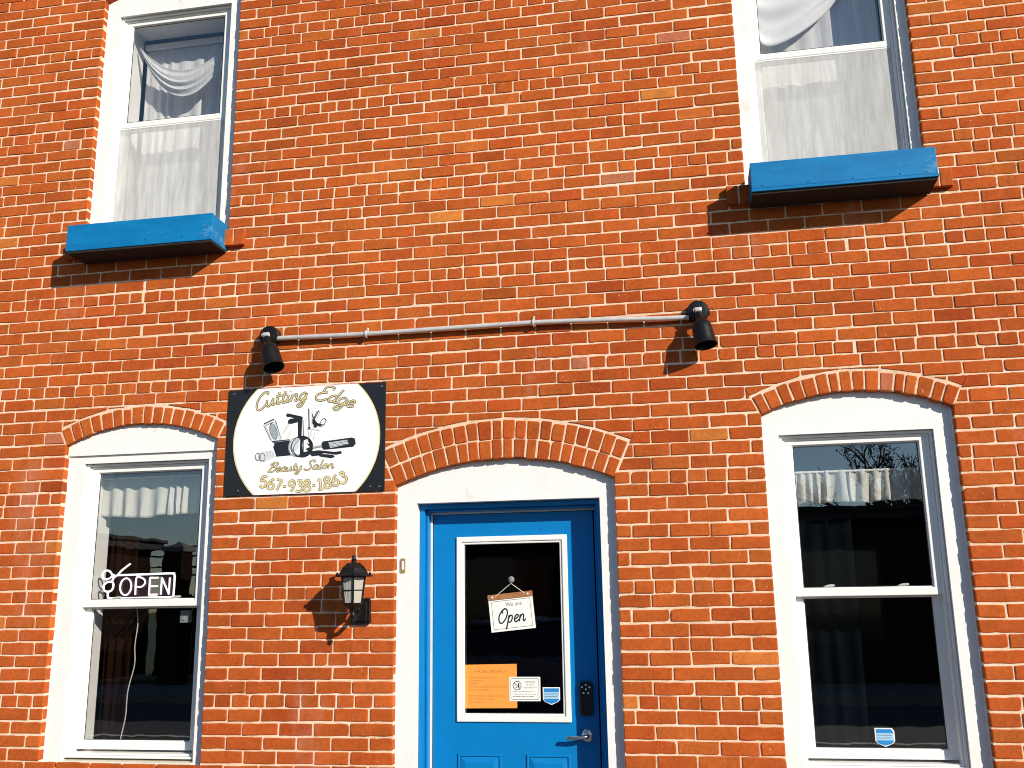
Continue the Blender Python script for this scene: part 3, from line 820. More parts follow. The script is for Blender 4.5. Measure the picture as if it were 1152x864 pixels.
swag('sheer', -2.945, -2.290, 2.30, 2.30, 0.20, 0.37, 0.195, 4, (-2.6, 0.2, 2.3), 'thin pale scarf swagged across the sheer curtain, beside the bare left casing', seed=4, lo_l=0.02, lo_r=0.03)
lo_e = spline([(0.868, 1.925), (0.918, 1.838), (1.00, 1.836), (1.12, 1.888), (1.25, 1.985), (1.34, 2.09), (1.45, 2.26), (1.54, 2.36)], 8)
up_e = spline([(0.868, 2.37), (0.95, 2.375), (1.05, 2.38), (1.15, 2.38), (1.25, 2.385), (1.34, 2.39), (1.45, 2.395), (1.54, 2.40)], 8)
mb = MB(); nu, nv = len(lo_e)-1, 26; V = []
for j in range(nv+1):
    v = j/nv
    for i in range(nu+1):
        u = i/nu; a, b_ = up_e[i], lo_e[i]; vv = v**0.85
        V.append((a[0]+(b_[0]-a[0])*vv, 0.226-0.016*math.sin(math.pi*v)-0.013*math.sin(14*v+3.2*u)*(0.3+v)-0.0075*math.sin(27*v-5*u+1.0)*v*(1-0.6*u)-0.006*math.cos(14*u)*v*v, a[1]+(b_[1]-a[1])*vv))
mb.add(V, [(j*(nu+1)+i, (j+1)*(nu+1)+i, (j+1)*(nu+1)+i+1, j*(nu+1)+i+1) for j in range(nv) for i in range(nu)])
o = mb.build('scarf_curtain', M['swag'], None, (1.2, 0.22, 1.84), smooth=True)
so_ = o.modifiers.new('thickness', 'SOLIDIFY'); so_.thickness = 0.001
tag(o, 'heavy white scarf hanging low across the upper sash', 'curtain')
# rod board behind the upper-left head
mb = MB(); mb.box(-2.97, -2.28, 0.285, 0.33, 2.335, 2.375); tag(mb.build('curtain_board', M['vinyl'], None, (-2.6, 0.25, 2.34), bevel=0.003), 'white board from which the thin scarf and sheer curtain hang', 'curtain rod')
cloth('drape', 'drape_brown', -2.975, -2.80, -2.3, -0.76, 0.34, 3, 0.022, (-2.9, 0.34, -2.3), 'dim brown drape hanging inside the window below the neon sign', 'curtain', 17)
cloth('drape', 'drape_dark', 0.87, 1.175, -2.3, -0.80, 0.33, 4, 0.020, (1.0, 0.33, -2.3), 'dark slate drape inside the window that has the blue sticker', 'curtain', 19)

# ------------------------------------------------------------------ neon OPEN sign with scissors
neon = thing('neon_sign', (-2.66, 0.185, -1.172), 'lit pink and white neon OPEN sign with scissors outline in the window', 'neon sign')
NY = 0.186
def ntube(pts, r, name, mat, closed=False, n=6):
    mb = MB(); mb.tube([(x, NY-0.010, z) for x, z in spline(pts, n, closed)], r, 8, closed=closed)
    return mb
mb = MB(); mb.prism(rrect(-2.822, -2.474, -1.158, -1.036, 0.014), NY, NY+0.006); mb.build('backing', M['acrylic'], neon)
lt = MB(); r_ = 0.0052; y_ = NY-0.008
def seg(pts, closed=False, n=6): lt.tube([(x, y_, z) for x, z in spline(pts, n, closed)], r_, 8, closed=closed)
zb, zt = -1.144, -1.052
seg([(x, z) for x, z in ellipse(-2.765, (zb+zt)/2, 0.034, 0.046, n=16)], True, 2)
seg([(-2.703, zb), (-2.703, zt), (-2.672, zt+0.001), (-2.652, zt-0.012), (-2.650, zt-0.032), (-2.670, zt-0.048), (-2.700, zt-0.048)])
lt.tube([(-2.620, y_, zt), (-2.620, y_, zb)], r_, 8)
for zz in (zt, (zt+zb)/2, zb): lt.tube([(-2.622, y_, zz), (-2.570, y_, zz)], r_, 8)
lt.tube([(-2.548, y_, zb), (-2.548, y_, zt)], r_, 8); lt.tube([(-2.548, y_, zt), (-2.500, y_, zb)], r_, 8); lt.tube([(-2.500, y_, zb), (-2.500, y_, zt)], r_, 8)
lt.build('letters', M['neon'], neon, smooth=True)
sc = MB(); r2 = 0.0058
def sseg(pts, closed=False, n=6): sc.tube([(x, y_-0.002, z) for x, z in spline(pts, n, closed)], r2, 8, closed=closed)
sseg([(-2.745, -0.972), (-2.790, -1.004), (-2.835, -1.042), (-2.868, -1.012), (-2.895, -1.008), (-2.912, -1.024), (-2.908, -1.046), (-2.885, -1.056), (-2.860, -1.046), (-2.838, -1.030)])
sseg([(-2.815, -1.034), (-2.640, -1.032), (-2.490, -1.030), (-2.474, -1.036), (-2.470, -1.060), (-2.471, -1.140), (-2.480, -1.158), (-2.600, -1.160), (-2.840, -1.160), (-2.868, -1.150), (-2.870, -1.125)])
sseg([(-2.838, -1.040), (-2.852, -1.066), (-2.880, -1.072), (-2.900, -1.090), (-2.894, -1.116), (-2.868, -1.124), (-2.845, -1.112), (-2.840, -1.086), (-2.850, -1.068)])
sc.build('scissors_outline', M['neon_white'], neon, smooth=True)
st = MB(); st.box(-2.87, -2.42, NY-0.006, NY+0.012, -1.1695, -1.163); st.build('stand', M['vinyl'], neon, bevel=0.001)
cd = MB(); cd.tube(spline([(-2.702, 0.20, -1.205), (-2.700, 0.22, -1.30), (-2.712, 0.225, -1.42), (-2.706, 0.225, -1.52), (-2.735, 0.225, -1.66), (-2.742, 0.23, -1.80), (-2.765, 0.23, -1.95), (-2.76, 0.23, -2.2)], 8), 0.0032, 6)
cd.build('cord', M['cord'], neon, smooth=True)
sn = MB(); sn.box(-2.418, -2.362, 0.165, 0.195, -1.298, -1.232); sn.box(-2.408, -2.388, 0.160, 0.165, -1.285, -1.262)
tag(sn.build('alarm_sensor', M['sensor'], None, (-2.39, 0.19, -1.29), bevel=0.004), 'small grey alarm sensor box in the window corner, right of the white cord', 'sensor')

# ------------------------------------------------------------------ window boxes
def window_box(x0, x1, z0, z1, d, label, ledge):
    t = thing('window_box', ((x0+x1)/2, 0, z0), label, 'window box', 'blue window boxes')
    th = 0.019
    mb = MB(); mb.box(x0, x1, -d, -d+th, z0+(0.018 if ledge else 0.0), z1)
    mb.build('front_board', M['blue_box'], t, bevel=0.003)
    if ledge:
        mb = MB(); mb.box(x0-0.002, x1+0.002, -d-0.006, -d+th, z0, z0+0.0165); mb.build('bottom_batten', M['blue_box'], t, bevel=0.003)
    for xa in (x0+0.001, x1-th-0.001):
        mb = MB(); mb.box(xa, xa+th, -d+th+0.001, -0.006, z0, z1-0.004); mb.build('end_board', M['blue_box'], t, bevel=0.003)
    mb = MB(); mb.box(x0+0.004, x1-0.004, -d+0.005, -0.003, z0-0.012, z0-0.0005); mb.build('base_board', M['shaded_wood'], t)
    mb = MB(); mb.box(x0+th+0.002, x1-th-0.002, -0.0545, -0.035, z0+0.02, z1-0.006); mb.build('back_board', M['blue_box'], t)
    for fx in (0.06, 0.31, 0.55, 0.80, 0.94):
        nl = MB(); nl.lathe([(0.0035, 0), (0.003, 0.0016)], (x0+(x1-x0)*fx, -d, z0+0.030), (0,-1,0), 8)
        nl.build('nail', M['black_metal'], t)
window_box(-3.068, -2.171, 0.780, 0.938, 0.190, 'smooth blue wooden window box under the thin draped scarf', False)
window_box(0.760, 1.651, 0.786, 0.946, 0.190, 'faded blue wooden window box with a nailed bottom batten', True)

# ------------------------------------------------------------------ conduit and the two spotlights
t = thing('conduit_pipe', (-0.7, -0.02, 0.215), 'long grey metal conduit running between the two black spotlights', 'pipe')
mb = MB(); pts = [(-1.850, -0.030, 0.2295), (-1.6, -0.030, 0.226), (-1.314, -0.030, 0.2215), (-0.85, -0.030, 0.2235), (-0.393, -0.030, 0.2245), (0.0, -0.030, 0.214), (0.25, -0.030, 0.203), (0.415, -0.030, 0.198)]
mb.tube(spline(pts, 6), 0.0132, 14); mb.build('tube', M['emt'], t, smooth=True)
for x, z in ((-1.314, 0.2215), (-0.393, 0.2245)):
    st = MB(); n = 9; V = []
    for k in range(n):
        a = math.pi*k/(n-1); V.append((x, -0.030-0.0155*math.sin(a), z+0.0155*math.cos(a)))
    st.tube([(x, -0.004, z+0.040)]+[(x, -0.006, z+0.0165)]+V+[(x, -0.006, z-0.0165)], [0.006]*(n+3), 6)
    st.lathe([(0.005, 0), (0.004, 0.004)], (x, -0.009, z+0.031), (0,-1,0), 8)
    st.build('strap', M['emt'], t, smooth=True)

def spotlight(px, pz, tip, label):
    t = thing('spotlight', (px, 0, pz), label, 'spotlight', 'black spotlights above the sign and door')
    mb = MB(); mb.lathe([(0.055, 0), (0.055, 0.038), (0.051, 0.042)], (px, -0.001, pz), (0,-1,0), 28)
    mb.lathe([(0.052, 0.0425), (0.053, 0.046), (0.051, 0.051), (0.030, 0.055)], (px, -0.001, pz), (0,-1,0), 28)
    for a in (60, 180, 300): mb.lathe([(0.005, 0.052), (0.004, 0.056)], (px+0.036*math.cos(R(a)), -0.001, pz+0.036*math.sin(R(a))), (0,-1,0), 8)
    for s_ in (-1, 1): mb.lathe([(0.017, 0.040), (0.017, 0.058)], (px, -0.022, pz-0.006), (s_,0,0), 14)
    mb.build('junction_box', M['black_metal'], t, smooth=True)
    piv = Vector((px, -0.078, pz-0.008))
    mb = MB(); mb.tube([(px, -0.05, pz), (px, -0.07, pz-0.001), tuple(piv)], [0.016, 0.0145, 0.016], 14)
    mb.build('arm', M['black_metal'], t, smooth=True)
    mb = MB(); mb.lathe([(0.014, -0.017), (0.0155, -0.013), (0.0155, 0.013), (0.014, 0.017)], piv, (1, 0, 0), 18); mb.lathe([(0.008, 0.017), (0.010, 0.0175), (0.010, 0.024), (0.008, 0.026)], piv, (-1, 0, 0), 10)
    mb.build('knuckle', M['emt'], t, smooth=True)
    tipv = Vector(tip); ax = (tipv-piv).normalized(); L = (tipv-piv).length
    prof = [(0.013, 0.012), (0.020, 0.020), (0.0215, L*0.25), (0.026, L*0.28), (0.031, L*0.33), (0.041, L*0.37), (0.0485, L*0.46), (0.0515, L*0.60), (0.0545, L*0.84), (0.0580, L*0.965), (0.0600, L), (0.0560, L), (0.051, L*0.90), (0.044, L*0.55), (0.004, L*0.42)]
    mb = MB(); mb.lathe(prof, piv, ax, 32); mb.build('lamp_shade', M['black_metal'], t, smooth=True)
    mb = MB(); mb.lathe([(0.012, L*0.43), (0.018, L*0.50), (0.032, L*0.60), (0.035, L*0.66), (0.028, L*0.70), (0.004, L*0.72)], piv, ax, 24); mb.build('bulb', M['lamp_bulb'], t, smooth=True)
mt, nt, b, o_ = nmat('unlit_bulb'); b.inputs['Base Color'].default_value = (0.02, 0.022, 0.026, 1); b.inputs['Roughness'].default_value = 0.2; M['lamp_bulb'] = mt
spotlight(0.463, 0.228, (0.489, -0.112, 0.024), 'black bell spotlight at the right hand end of the conduit, above the door')
spotlight(-1.872, 0.246, (-1.800, -0.124, 0.040), 'black bell spotlight at the end of the conduit just above the salon sign')

# ------------------------------------------------------------------ salon sign board
sx0, sx1, sz0, sz1 = -2.109, -1.205, -0.633, -0.047
sign = thing('sign_board', (-1.657, 0, sz0), 'black and white oval salon sign board screwed to the brick beside the door', 'sign')
mb = MB(); mb.box(sx0, sx1, -0.0075, -0.0015, sz0, sz1); mb.build('board', M['sign_black'], sign, bevel=0.001)
def cut_ellipse(cx, cz, rx, rz, z0, z1, n=96):
    return [(x, max(z0, min(z1, z))) for x, z in ellipse(cx, cz, rx, rz, n=n)]
def clean(poly):
    out = []
    for p in poly:
        if not out or (abs(p[0]-out[-1][0])+abs(p[1]-out[-1][1])) > 1e-6: out.append(p)
    return out
cx, cz = -1.651, -0.340
def flat_oval(rx, rz, z0, z1, y0, y1, mat, name):
    mb = MB(); top = []; n = 60
    poly = []
    am = math.asin(min(1, (z1-cz)/rz)); an = math.asin(max(-1, (z0-cz)/rz))
    for k in range(n+1):
        a = an+(am-an)*k/n; poly.append((cx+rx*math.cos(a), cz+rz*math.sin(a)))
    for k in range(n+1):
        a = math.pi-am+(am-an)*k/n; poly.append((cx+rx*math.cos(a), cz+rz*math.sin(a)))
    mb.prism(poly, y0, y1); mb.build(name, mat, sign)
flat_oval(0.4185, 0.405, sz0+0.001, sz1-0.001, -0.0085, -0.007, M['gold'], 'oval_border')
flat_oval(0.4125, 0.399, sz0+0.0005, sz1-0.0005, -0.0095, -0.008, M['sign_white'], 'oval_face')
for x, z in ((-2.076, -0.068), (-1.228, -0.070), (-2.028, -0.607), (-1.283, -0.608), (-1.234, -0.610)):
    mb = MB(); mb.lathe([(0.0058, 0), (0.0050, 0.002), (0.001, 0.0026)], (x, -0.0075, z), (0,-1,0), 12); mb.build('screw', M['chrome'], sign)

# hand-lettered script: strokes on an x-height of 1
GL = {
 'C': (1.30, [[(1.28,1.62),(1.36,1.92),(1.05,2.08),(0.55,1.80),(0.14,1.05),(0.18,0.28),(0.62,-0.02),(1.15,0.30),(1.35,0.62)]]),
 'E': (1.35, [[(1.28,1.72),(1.34,1.98),(1.02,2.12),(0.62,1.88),(0.58,1.45),(0.98,1.20)],[(0.98,1.20),(0.50,1.12),(0.12,0.65),(0.30,0.10),(0.82,0.0),(1.32,0.42)]]),
 'B': (1.30, [[(0.52,1.90),(0.34,0.90),(0.06,0.02),(-0.16,0.05)],[(0.0,1.45),(0.30,1.98),(0.90,2.08),(1.20,1.72),(0.92,1.26),(0.50,1.12)],[(0.50,1.12),(1.02,0.98),(1.12,0.48),(0.72,0.02),(0.16,0.10)]]),
 'S': (1.20, [[(1.12,1.55),(1.20,1.92),(0.85,2.08),(0.48,1.75),(0.62,1.28),(0.90,0.85),(0.82,0.22),(0.40,-0.02),(0.0,0.18),(-0.06,0.50)]]),
 'O': (1.45, [[(0.92,2.02),(0.42,1.66),(0.12,0.85),(0.40,0.05),(0.86,0.10),(1.26,0.85),(1.24,1.65),(0.86,2.0),(0.52,1.72),(0.62,1.35)]]),
 'u': (0.98, [[(0.02,0.95),(0.04,0.35),(0.24,0.02),(0.52,0.22),(0.70,0.98)],[(0.70,0.98),(0.68,0.30),(0.84,0.0),(1.06,0.28)]]),
 't': (0.66, [[(0.28,1.62),(0.24,0.60),(0.34,0.04),(0.54,0.04),(0.74,0.32)],[(-0.02,1.06),(0.60,1.10)]]),
 'i': (0.48, [[(0.14,0.96),(0.10,0.30),(0.24,0.0),(0.50,0.28)],[(0.20,1.38),(0.22,1.46)]]),
 'n': (0.98, [[(0.08,0.98),(0.08,0.0)],[(0.08,0.48),(0.32,0.92),(0.58,0.86),(0.60,0.24),(0.74,0.0),(1.0,0.28)]]),
 'g': (0.95, [[(0.72,0.80),(0.46,1.0),(0.12,0.70),(0.12,0.24),(0.36,0.02),(0.66,0.30),(0.76,0.96)],[(0.76,0.96),(0.70,-0.45),(0.42,-0.92),(0.10,-0.70),(0.36,-0.30),(0.95,0.24)]]),
 'd': (0.98, [[(0.70,0.78),(0.46,1.0),(0.12,0.70),(0.10,0.24),(0.34,0.02),(0.64,0.28),(0.74,0.92)],[(0.84,2.05),(0.72,0.40),(0.84,0.0),(1.06,0.26)]]),
 'e': (0.78, [[(0.06,0.40),(0.44,0.54),(0.58,0.82),(0.36,1.0),(0.10,0.66),(0.14,0.18),(0.38,0.0),(0.80,0.30)]]),
 'a': (0.98, [[(0.70,0.78),(0.46,1.0),(0.12,0.70),(0.10,0.24),(0.34,0.02),(0.64,0.30),(0.74,0.96)],[(0.74,0.96),(0.70,0.26),(0.84,0.0),(1.06,0.28)]]),
 'y': (0.95, [[(0.02,0.95),(0.04,0.36),(0.24,0.04),(0.52,0.22),(0.72,0.98)],[(0.72,0.98),(0.64,-0.42),(0.38,-0.90),(0.06,-0.70),(0.36,-0.28),(0.95,0.24)]]),
 'l': (0.48, [[(0.26,2.05),(0.12,0.42),(0.24,0.0),(0.52,0.28)]]),
 'o': (0.86, [[(0.40,1.0),(0.10,0.66),(0.14,0.14),(0.42,0.0),(0.68,0.32),(0.66,0.80),(0.38,1.0),(0.52,0.78),(0.88,0.82)]]),
 'p': (0.95, [[(0.16,1.05),(0.04,-0.95)],[(0.14,0.55),(0.38,0.98),(0.66,0.78),(0.62,0.22),(0.36,0.0),(0.12,0.20)]]),
 ' ': (0.55, []),
 '5': (1.0, [[(0.80,1.95),(0.22,1.92),(0.14,1.08),(0.48,1.24),(0.80,0.95),(0.80,0.35),(0.46,0.0),(0.08,0.22)]]),
 '6': (1.0, [[(0.74,1.95),(0.34,1.45),(0.10,0.75),(0.18,0.15),(0.48,0.0),(0.80,0.25),(0.78,0.80),(0.48,1.02),(0.14,0.70)]]),
 '7': (0.95, [[(0.06,1.92),(0.45,1.90),(0.82,1.94)],[(0.82,1.94),(0.56,1.10),(0.36,0.0)]]),
 '9': (1.0, [[(0.80,1.40),(0.56,1.00),(0.22,1.08),(0.10,1.50),(0.34,1.92),(0.68,1.86),(0.82,1.40),(0.72,0.65),(0.40,0.0)]]),
 '3': (0.95, [[(0.10,1.90),(0.45,1.93),(0.78,1.90)],[(0.78,1.90),(0.40,1.14)],[(0.40,1.14),(0.74,1.04),(0.84,0.55),(0.60,0.06),(0.30,0.0),(0.05,0.25)]]),
 '8': (1.0, [[(0.46,1.04),(0.14,1.40),(0.26,1.86),(0.64,1.88),(0.78,1.45),(0.46,1.04),(0.10,0.60),(0.20,0.08),(0.64,0.04),(0.84,0.50),(0.46,1.04)]]),
 '1': (0.85, [[(0.14,1.56),(0.42,1.95)],[(0.42,1.95),(0.42,0.02)],[(0.12,0.0),(0.44,0.02),(0.74,0.0)]]),
 '-': (0.72, [[(0.10,0.85),(0.30,0.86),(0.52,0.85)]]),
}
def script(body, x0, xh, base, slant=0.28, fit=None):
    """strokes of the text as lists of (x, z); base(s) gives (x, z, angle) along the line"""
    total = sum(GL[c_][0] for c_ in body); out = []; pen = 0.0
    k = xh if fit is None else fit/total
    for c_ in body:
        adv, sts = GL[c_]
        for s_ in sts:
            pl = []
            for x, z in spline(s_, 6):
                gx = (pen+x)*k; bx, bz, an = base(gx)
                hx = slant*z*xh
                pl.append((bx+hx*math.cos(an)-z*xh*math.sin(an), bz+hx*math.sin(an)+z*xh*math.cos(an)))
            out.append(pl)
        pen += adv
    return out
def pen_tubes(mb, strokes, w, y, mi, sq=0.12):
    for pl in strokes: mb.tube([(x, y, z) for x, z in pl], w, 6, mi, sq=sq)
SB = lambda u, v: (-2.2036610543+9.540522792e-4*u+4.92189e-5*v-3.3581e-8*u*v, 0.1014284021-5.36697e-5*u-9.145742e-4*v+2.7094e-8*u*v)
def base_on(pts):                 # a baseline through sign points
    P2 = spline([SB(*q) for q in pts], 10); L = [0.0]
    for a, b_ in zip(P2, P2[1:]): L.append(L[-1]+math.hypot(b_[0]-a[0], b_[1]-a[1]))
    def f(s_):
        s_ = max(0.0, min(L[-1]-1e-6, s_))
        i = max(j for j in range(len(L)-1) if L[j] <= s_)
        t = (s_-L[i])/(L[i+1]-L[i]); a, b_ = P2[i], P2[i+1]
        return (a[0]+(b_[0]-a[0])*t, a[1]+(b_[1]-a[1])*t, math.atan2(b_[1]-a[1], b_[0]-a[0]))
    f.length = L[-1]
    return f
for body, pts, xh, w in (('Cutting', [(258,290),(340,256),(440,232),(570,214)], 0.0395, 0.0044), ('Edge', [(610,216),(680,224),(760,240),(848,266)], 0.0395, 0.0044),
                         ('Beauty', [(334,656),(430,652),(540,642)], 0.0240, 0.0031), ('Salon', [(556,646),(640,638),(736,631)], 0.0240, 0.0031)):
    f = base_on(pts); sk = script(body, 0, xh, f, 0.40, fit=f.length); mb = MB()
    pen_tubes(mb, sk, w*1.5, -0.0096, 0, 0.08)
    pen_tubes(mb, sk, w*0.62, -0.0104, 1, 0.10)
    mb.build('script_word', [M['outline'], M['gold']], sign)
mb = MB()
num = '567-938-1863'
f0 = base_on([(276,742),(345,757),(430,770),(520,772),(620,765),(720,745),(822,712)])
sk = script(num, 0, 0.0300, f0, 0.02, fit=f0.length)
pen_tubes(mb, sk, 0.0072, -0.0096, 0, 0.06)
pen_tubes(mb, sk, 0.0044, -0.0104, 1, 0.08)
mb.build('phone_number', [M['outline'], M['gold']], sign)
# salon tools
mb = MB()
Q = lambda x, y: SB((280+x/8.86-240)*5.4, (455+y/8.86-410)*5.4)     # sign coordinates of the drawing
lay = [0]
def shape(pts, mi, curve=False):
    lay[0] += 1; y = -0.0096-0.00005*lay[0]
    pl = [Q(*p) for p in pts]
    if curve: pl = [tuple(p) for p in spline(pl, 5, True)]
    if area(pl) < 0: pl.reverse()
    mb.prism(pl, y, -0.009, mi)
def line(pts, w, mi, curve=True):
    lay[0] += 1
    pl = [Q(*p) for p in pts]
    if curve and len(pl) > 2: pl = spline(pl, 5)
    mb.tube([(x, -0.0098-0.00005*lay[0], z) for x, z in pl], w*1.17e-4/0.66*1.9, 6, mi, sq=0.08)
def circ(cx_, cy_, rx, ry, rot=0, a0=0, a1=360): return [(x, y) for x, y in ellipse(cx_, cy_, rx, ry, rot, 24, a0, a1)]
shape([(150,212),(168,186),(250,150),(272,165),(330,355),(318,372),(235,380),(222,360)], 3)
shape([(172,215),(252,180),(300,350),(240,365)], 1)
shape(circ(250, 275, 38, 84, 0.25*-1), 0); shape(circ(250, 275, 34, 78, 0.25*-1), 2); line([(150,212),(222,362)], 4, 0, False); line([(272,165),(330,355)], 4, 0, False); line([(172,215),(252,182)], 4, 0, False)
line([(155,198),(258,150)], 9, 0, False); line([(170,215),(235,372)], 3, 2, False); line([(268,170),(328,350)], 3, 2, False)
shape([(232,372),(412,352),(432,512),(280,526),(248,430),(262,400)], 0)
line([(240,385),(408,364)], 4, 2, False); line([(345,300),(405,190)], 3, 2, False); line([(385,350),(430,265)], 3, 2, False); line([(352,290),(420,185)], 2, 2, False)
shape([(378,112),(390,92),(420,98),(540,125),(548,152),(500,150),(410,128),(388,128)], 0, False)
shape([(415,150),(500,142),(520,170),(440,196),(404,200),(396,184)], 0, True)
shape([(496,140),(540,140),(532,330),(498,330)], 0)
line([(548,160),(552,325)], 6, 0, False); line([(565,140),(580,165),(560,180)], 2, 2)
shape(circ(540, 425, 104, 104), 0)
shape(circ(474, 430, 74, 96, 0.1), 2); shape(circ(478, 430, 64, 88, 0.15), 1); shape(circ(468, 410, 40, 70, 0.35), 3); shape([(520,340),(535,340),(548,505),(515,512)], 0)
shape([(555,365),(590,350),(610,400),(580,390),(615,430),(570,450),(598,470),(555,480)], 1, False)
line([(x, y) for x, y in circ(540, 425, 106, 104)]+[(646, 425)], 7, 0, False); line([(440,380),(425,440),(450,500),(500,528)], 6, 0); line([(520,345),(470,400),(452,460),(480,505)], 5, 0); line([(500,350),(452,380),(436,430)], 5, 2); line([(440,470),(480,500),(520,510)], 4, 2)
line([(606,45),(610,238)], 8, 0, False); line([(640,70),(640,215)], 4, 2, False); line([(706,62),(660,160)], 7, 0, False); line([(722,58),(690,140)], 3, 2, False)
shape([(640,150),(668,160),(690,190),(735,200),(722,222),(690,216),(680,235),(655,235),(655,205),(635,185)], 0, False)
shape(circ(610, 238, 12, 10), 0)
line([(715,205),(735,160),(762,145),(778,170),(755,200),(722,212)], 5, 0); line([(690,215),(735,222),(765,205)], 4, 0); line([(655,150),(676,100),(690,70)], 6, 0, False); line([(640,100),(660,150)], 5, 0, False)
line([(590,250),(715,262)], 3, 2, False); line([(600,260),(608,330)], 2, 2, False); line([(635,268),(615,335)], 3, 2, False); line([(668,290),(650,360)], 2, 2, False)
shape([(732,400),(745,375),(1030,335),(1058,345),(1068,395),(1045,425),(800,452),(755,455),(738,435)], 0, False)
shape([(800,385),(985,358),(1000,400),(820,440)], 3, False)
for k in range(4): line([(802+2*k,392+13*k),(992+k,362+12*k)], 4, 0 if k % 2 else 2, False)
line([(645,435),(735,420)], 16, 2, False); line([(645,430),(735,415)], 5, 3, False)
shape([(622,500),(640,470),(700,462),(860,478),(925,470),(932,492),(880,504),(760,488),(700,512),(640,520)], 0, False)
shape([(700,505),(760,500),(850,508),(862,528),(830,538),(720,522)], 0, False)
shape([(95,488),(240,462),(272,520),(165,572),(110,560)], 3, False)
for k in range(4): line([(150+30*k,478-5*k),(170+28*k,545-12*k)], 2, 2)
line([(x, y) for x, y in circ(96, 526, 26, 34)]+[(122, 526)], 4, 0, False); line([(x, y) for x, y in circ(140, 532, 28, 36)]+[(168, 532)], 4, 0, False)
mb.build('tools_drawing', [M['ink'], M['sign_white'], M['grey_print'], M['pale_print']], sign)

# ------------------------------------------------------------------ wall lantern
lx, lyy = -1.3145, -0.148
lan = thing('wall_lantern', (-1.314, 0, -1.25), 'black glazed carriage lantern on the brick beside the door', 'wall lamp')
mb = MB(); mb.prism(rrect(-1.362, -1.268, -1.314, -1.184, 0.012), -0.020, -0.0005); mb.prism(rrect(-1.348, -1.282, -1.300, -1.198, 0.012), -0.032, -0.020)
mb.build('back_plate', M['black_metal'], lan, bevel=0.004)
mb = MB()
mb.tube(spline([(-1.314, -0.028, -1.250), (-1.314, -0.070, -1.262), (-1.314, -0.115, -1.280), (lx, lyy, -1.262), (lx, lyy, -1.232)], 7), 0.0105, 12)
mb.tube(spline([(-1.314, -0.030, -1.215), (-1.314, -0.070, -1.206), (-1.314, -0.090, -1.228), (-1.314, -0.070, -1.246), (-1.314, -0.058, -1.232)], 7), 0.006, 10)
mb.lathe([(0.003, -1.312), (0.010, -1.304), (0.0125, -1.294), (0.006, -1.284), (0.013, -1.276), (0.015, -1.262), (0.011, -1.250), (0.018, -1.240), (0.030, -1.226), (0.047, -1.216), (0.050, -1.208)], (lx, lyy, 0), (0,0,1), 18)
mb.build('bracket_arm', M['black_metal'], lan, smooth=True)
mb = MB()
def hexpt(r, z, k, off=0.0): a = R(60*k+49+off); return (lx+r*math.cos(a), lyy+r*math.sin(a), z)
for k in range(6): mb.tube([hexpt(0.049, -1.211, k), hexpt(0.0665, -1.076, k)], 0.0046, 8)
for r_, z in ((0.050, -1.2095), (0.0582, -1.1435), (0.0665, -1.078)):
    mb.tube([hexpt(r_, z, k) for k in range(6)], 0.0042 if z != -1.1435 else 0.0022, 6, closed=True)
mb.build('cage', M['black_metal'], lan)
mb = MB(); V = [hexpt(0.0455, -1.208, k) for k in range(6)]+[hexpt(0.0625, -1.079, k) for k in range(6)]
mb.add(V, [(k, (k+1) % 6, 6+(k+1) % 6, 6+k) for k in range(6)])
g_ = mb.build('lantern_glass', M['lantern_glass'], lan); so_ = g_.modifiers.new('thickness', 'SOLIDIFY'); so_.thickness = 0.003
mb = MB()
mb.lathe([(0.012, -1.206), (0.013, -1.165), (0.016, -1.150), (0.026, -1.125), (0.027, -1.110), (0.018, -1.092), (0.002, -1.086)], (lx, lyy, 0), (0,0,1), 16); mb.build('bulb', M['paper'], lan, smooth=True)
mb = MB()
mb.lathe([(0.060, -1.0765), (0.093, -1.0775), (0.096, -1.0735), (0.092, -1.0690), (0.074, -1.0620), (0.066, -1.0500), (0.058, -1.0350), (0.044, -1.0220), (0.026, -1.0120), (0.014, -1.0060), (0.011, -0.9990), (0.015, -0.9930), (0.009, -0.9870), (0.008, -0.9830), (0.012, -0.9790), (0.010, -0.9730), (0.002, -0.9690)], (lx, lyy, 0), (0,0,1), 12, rot=R(15))
for k in range(6): mb.tube([hexpt(0.093, -1.073, k), hexpt(0.094, -1.062, k), hexpt(0.090, -1.058, k)], [0.006, 0.006, 0.003], 6)
for k in range(6): mb.tube([hexpt(0.072, -1.060, k), hexpt(0.060, -1.034, k), hexpt(0.030, -1.010, k)], 0.0035, 6)
mb.build('roof', M['black_metal'], lan)

# ------------------------------------------------------------------ doorbell
t = thing('doorbell', (-1.114, CY, -1.02), 'tiny brass doorbell button on the white door casing', 'doorbell')
mb = MB(); mb.prism(rrect(-1.1275, -1.1005, -1.057, -0.983, 0.006), CY-0.007, CY+0.001); mb.build('plate', M['brass'], t, bevel=0.002)
mb = MB(); mb.prism(rrect(-1.1195, -1.1085, -1.043, -0.997, 0.005), CY-0.011, CY-0.006); mb.build('button', M['dots'], t, bevel=0.002)

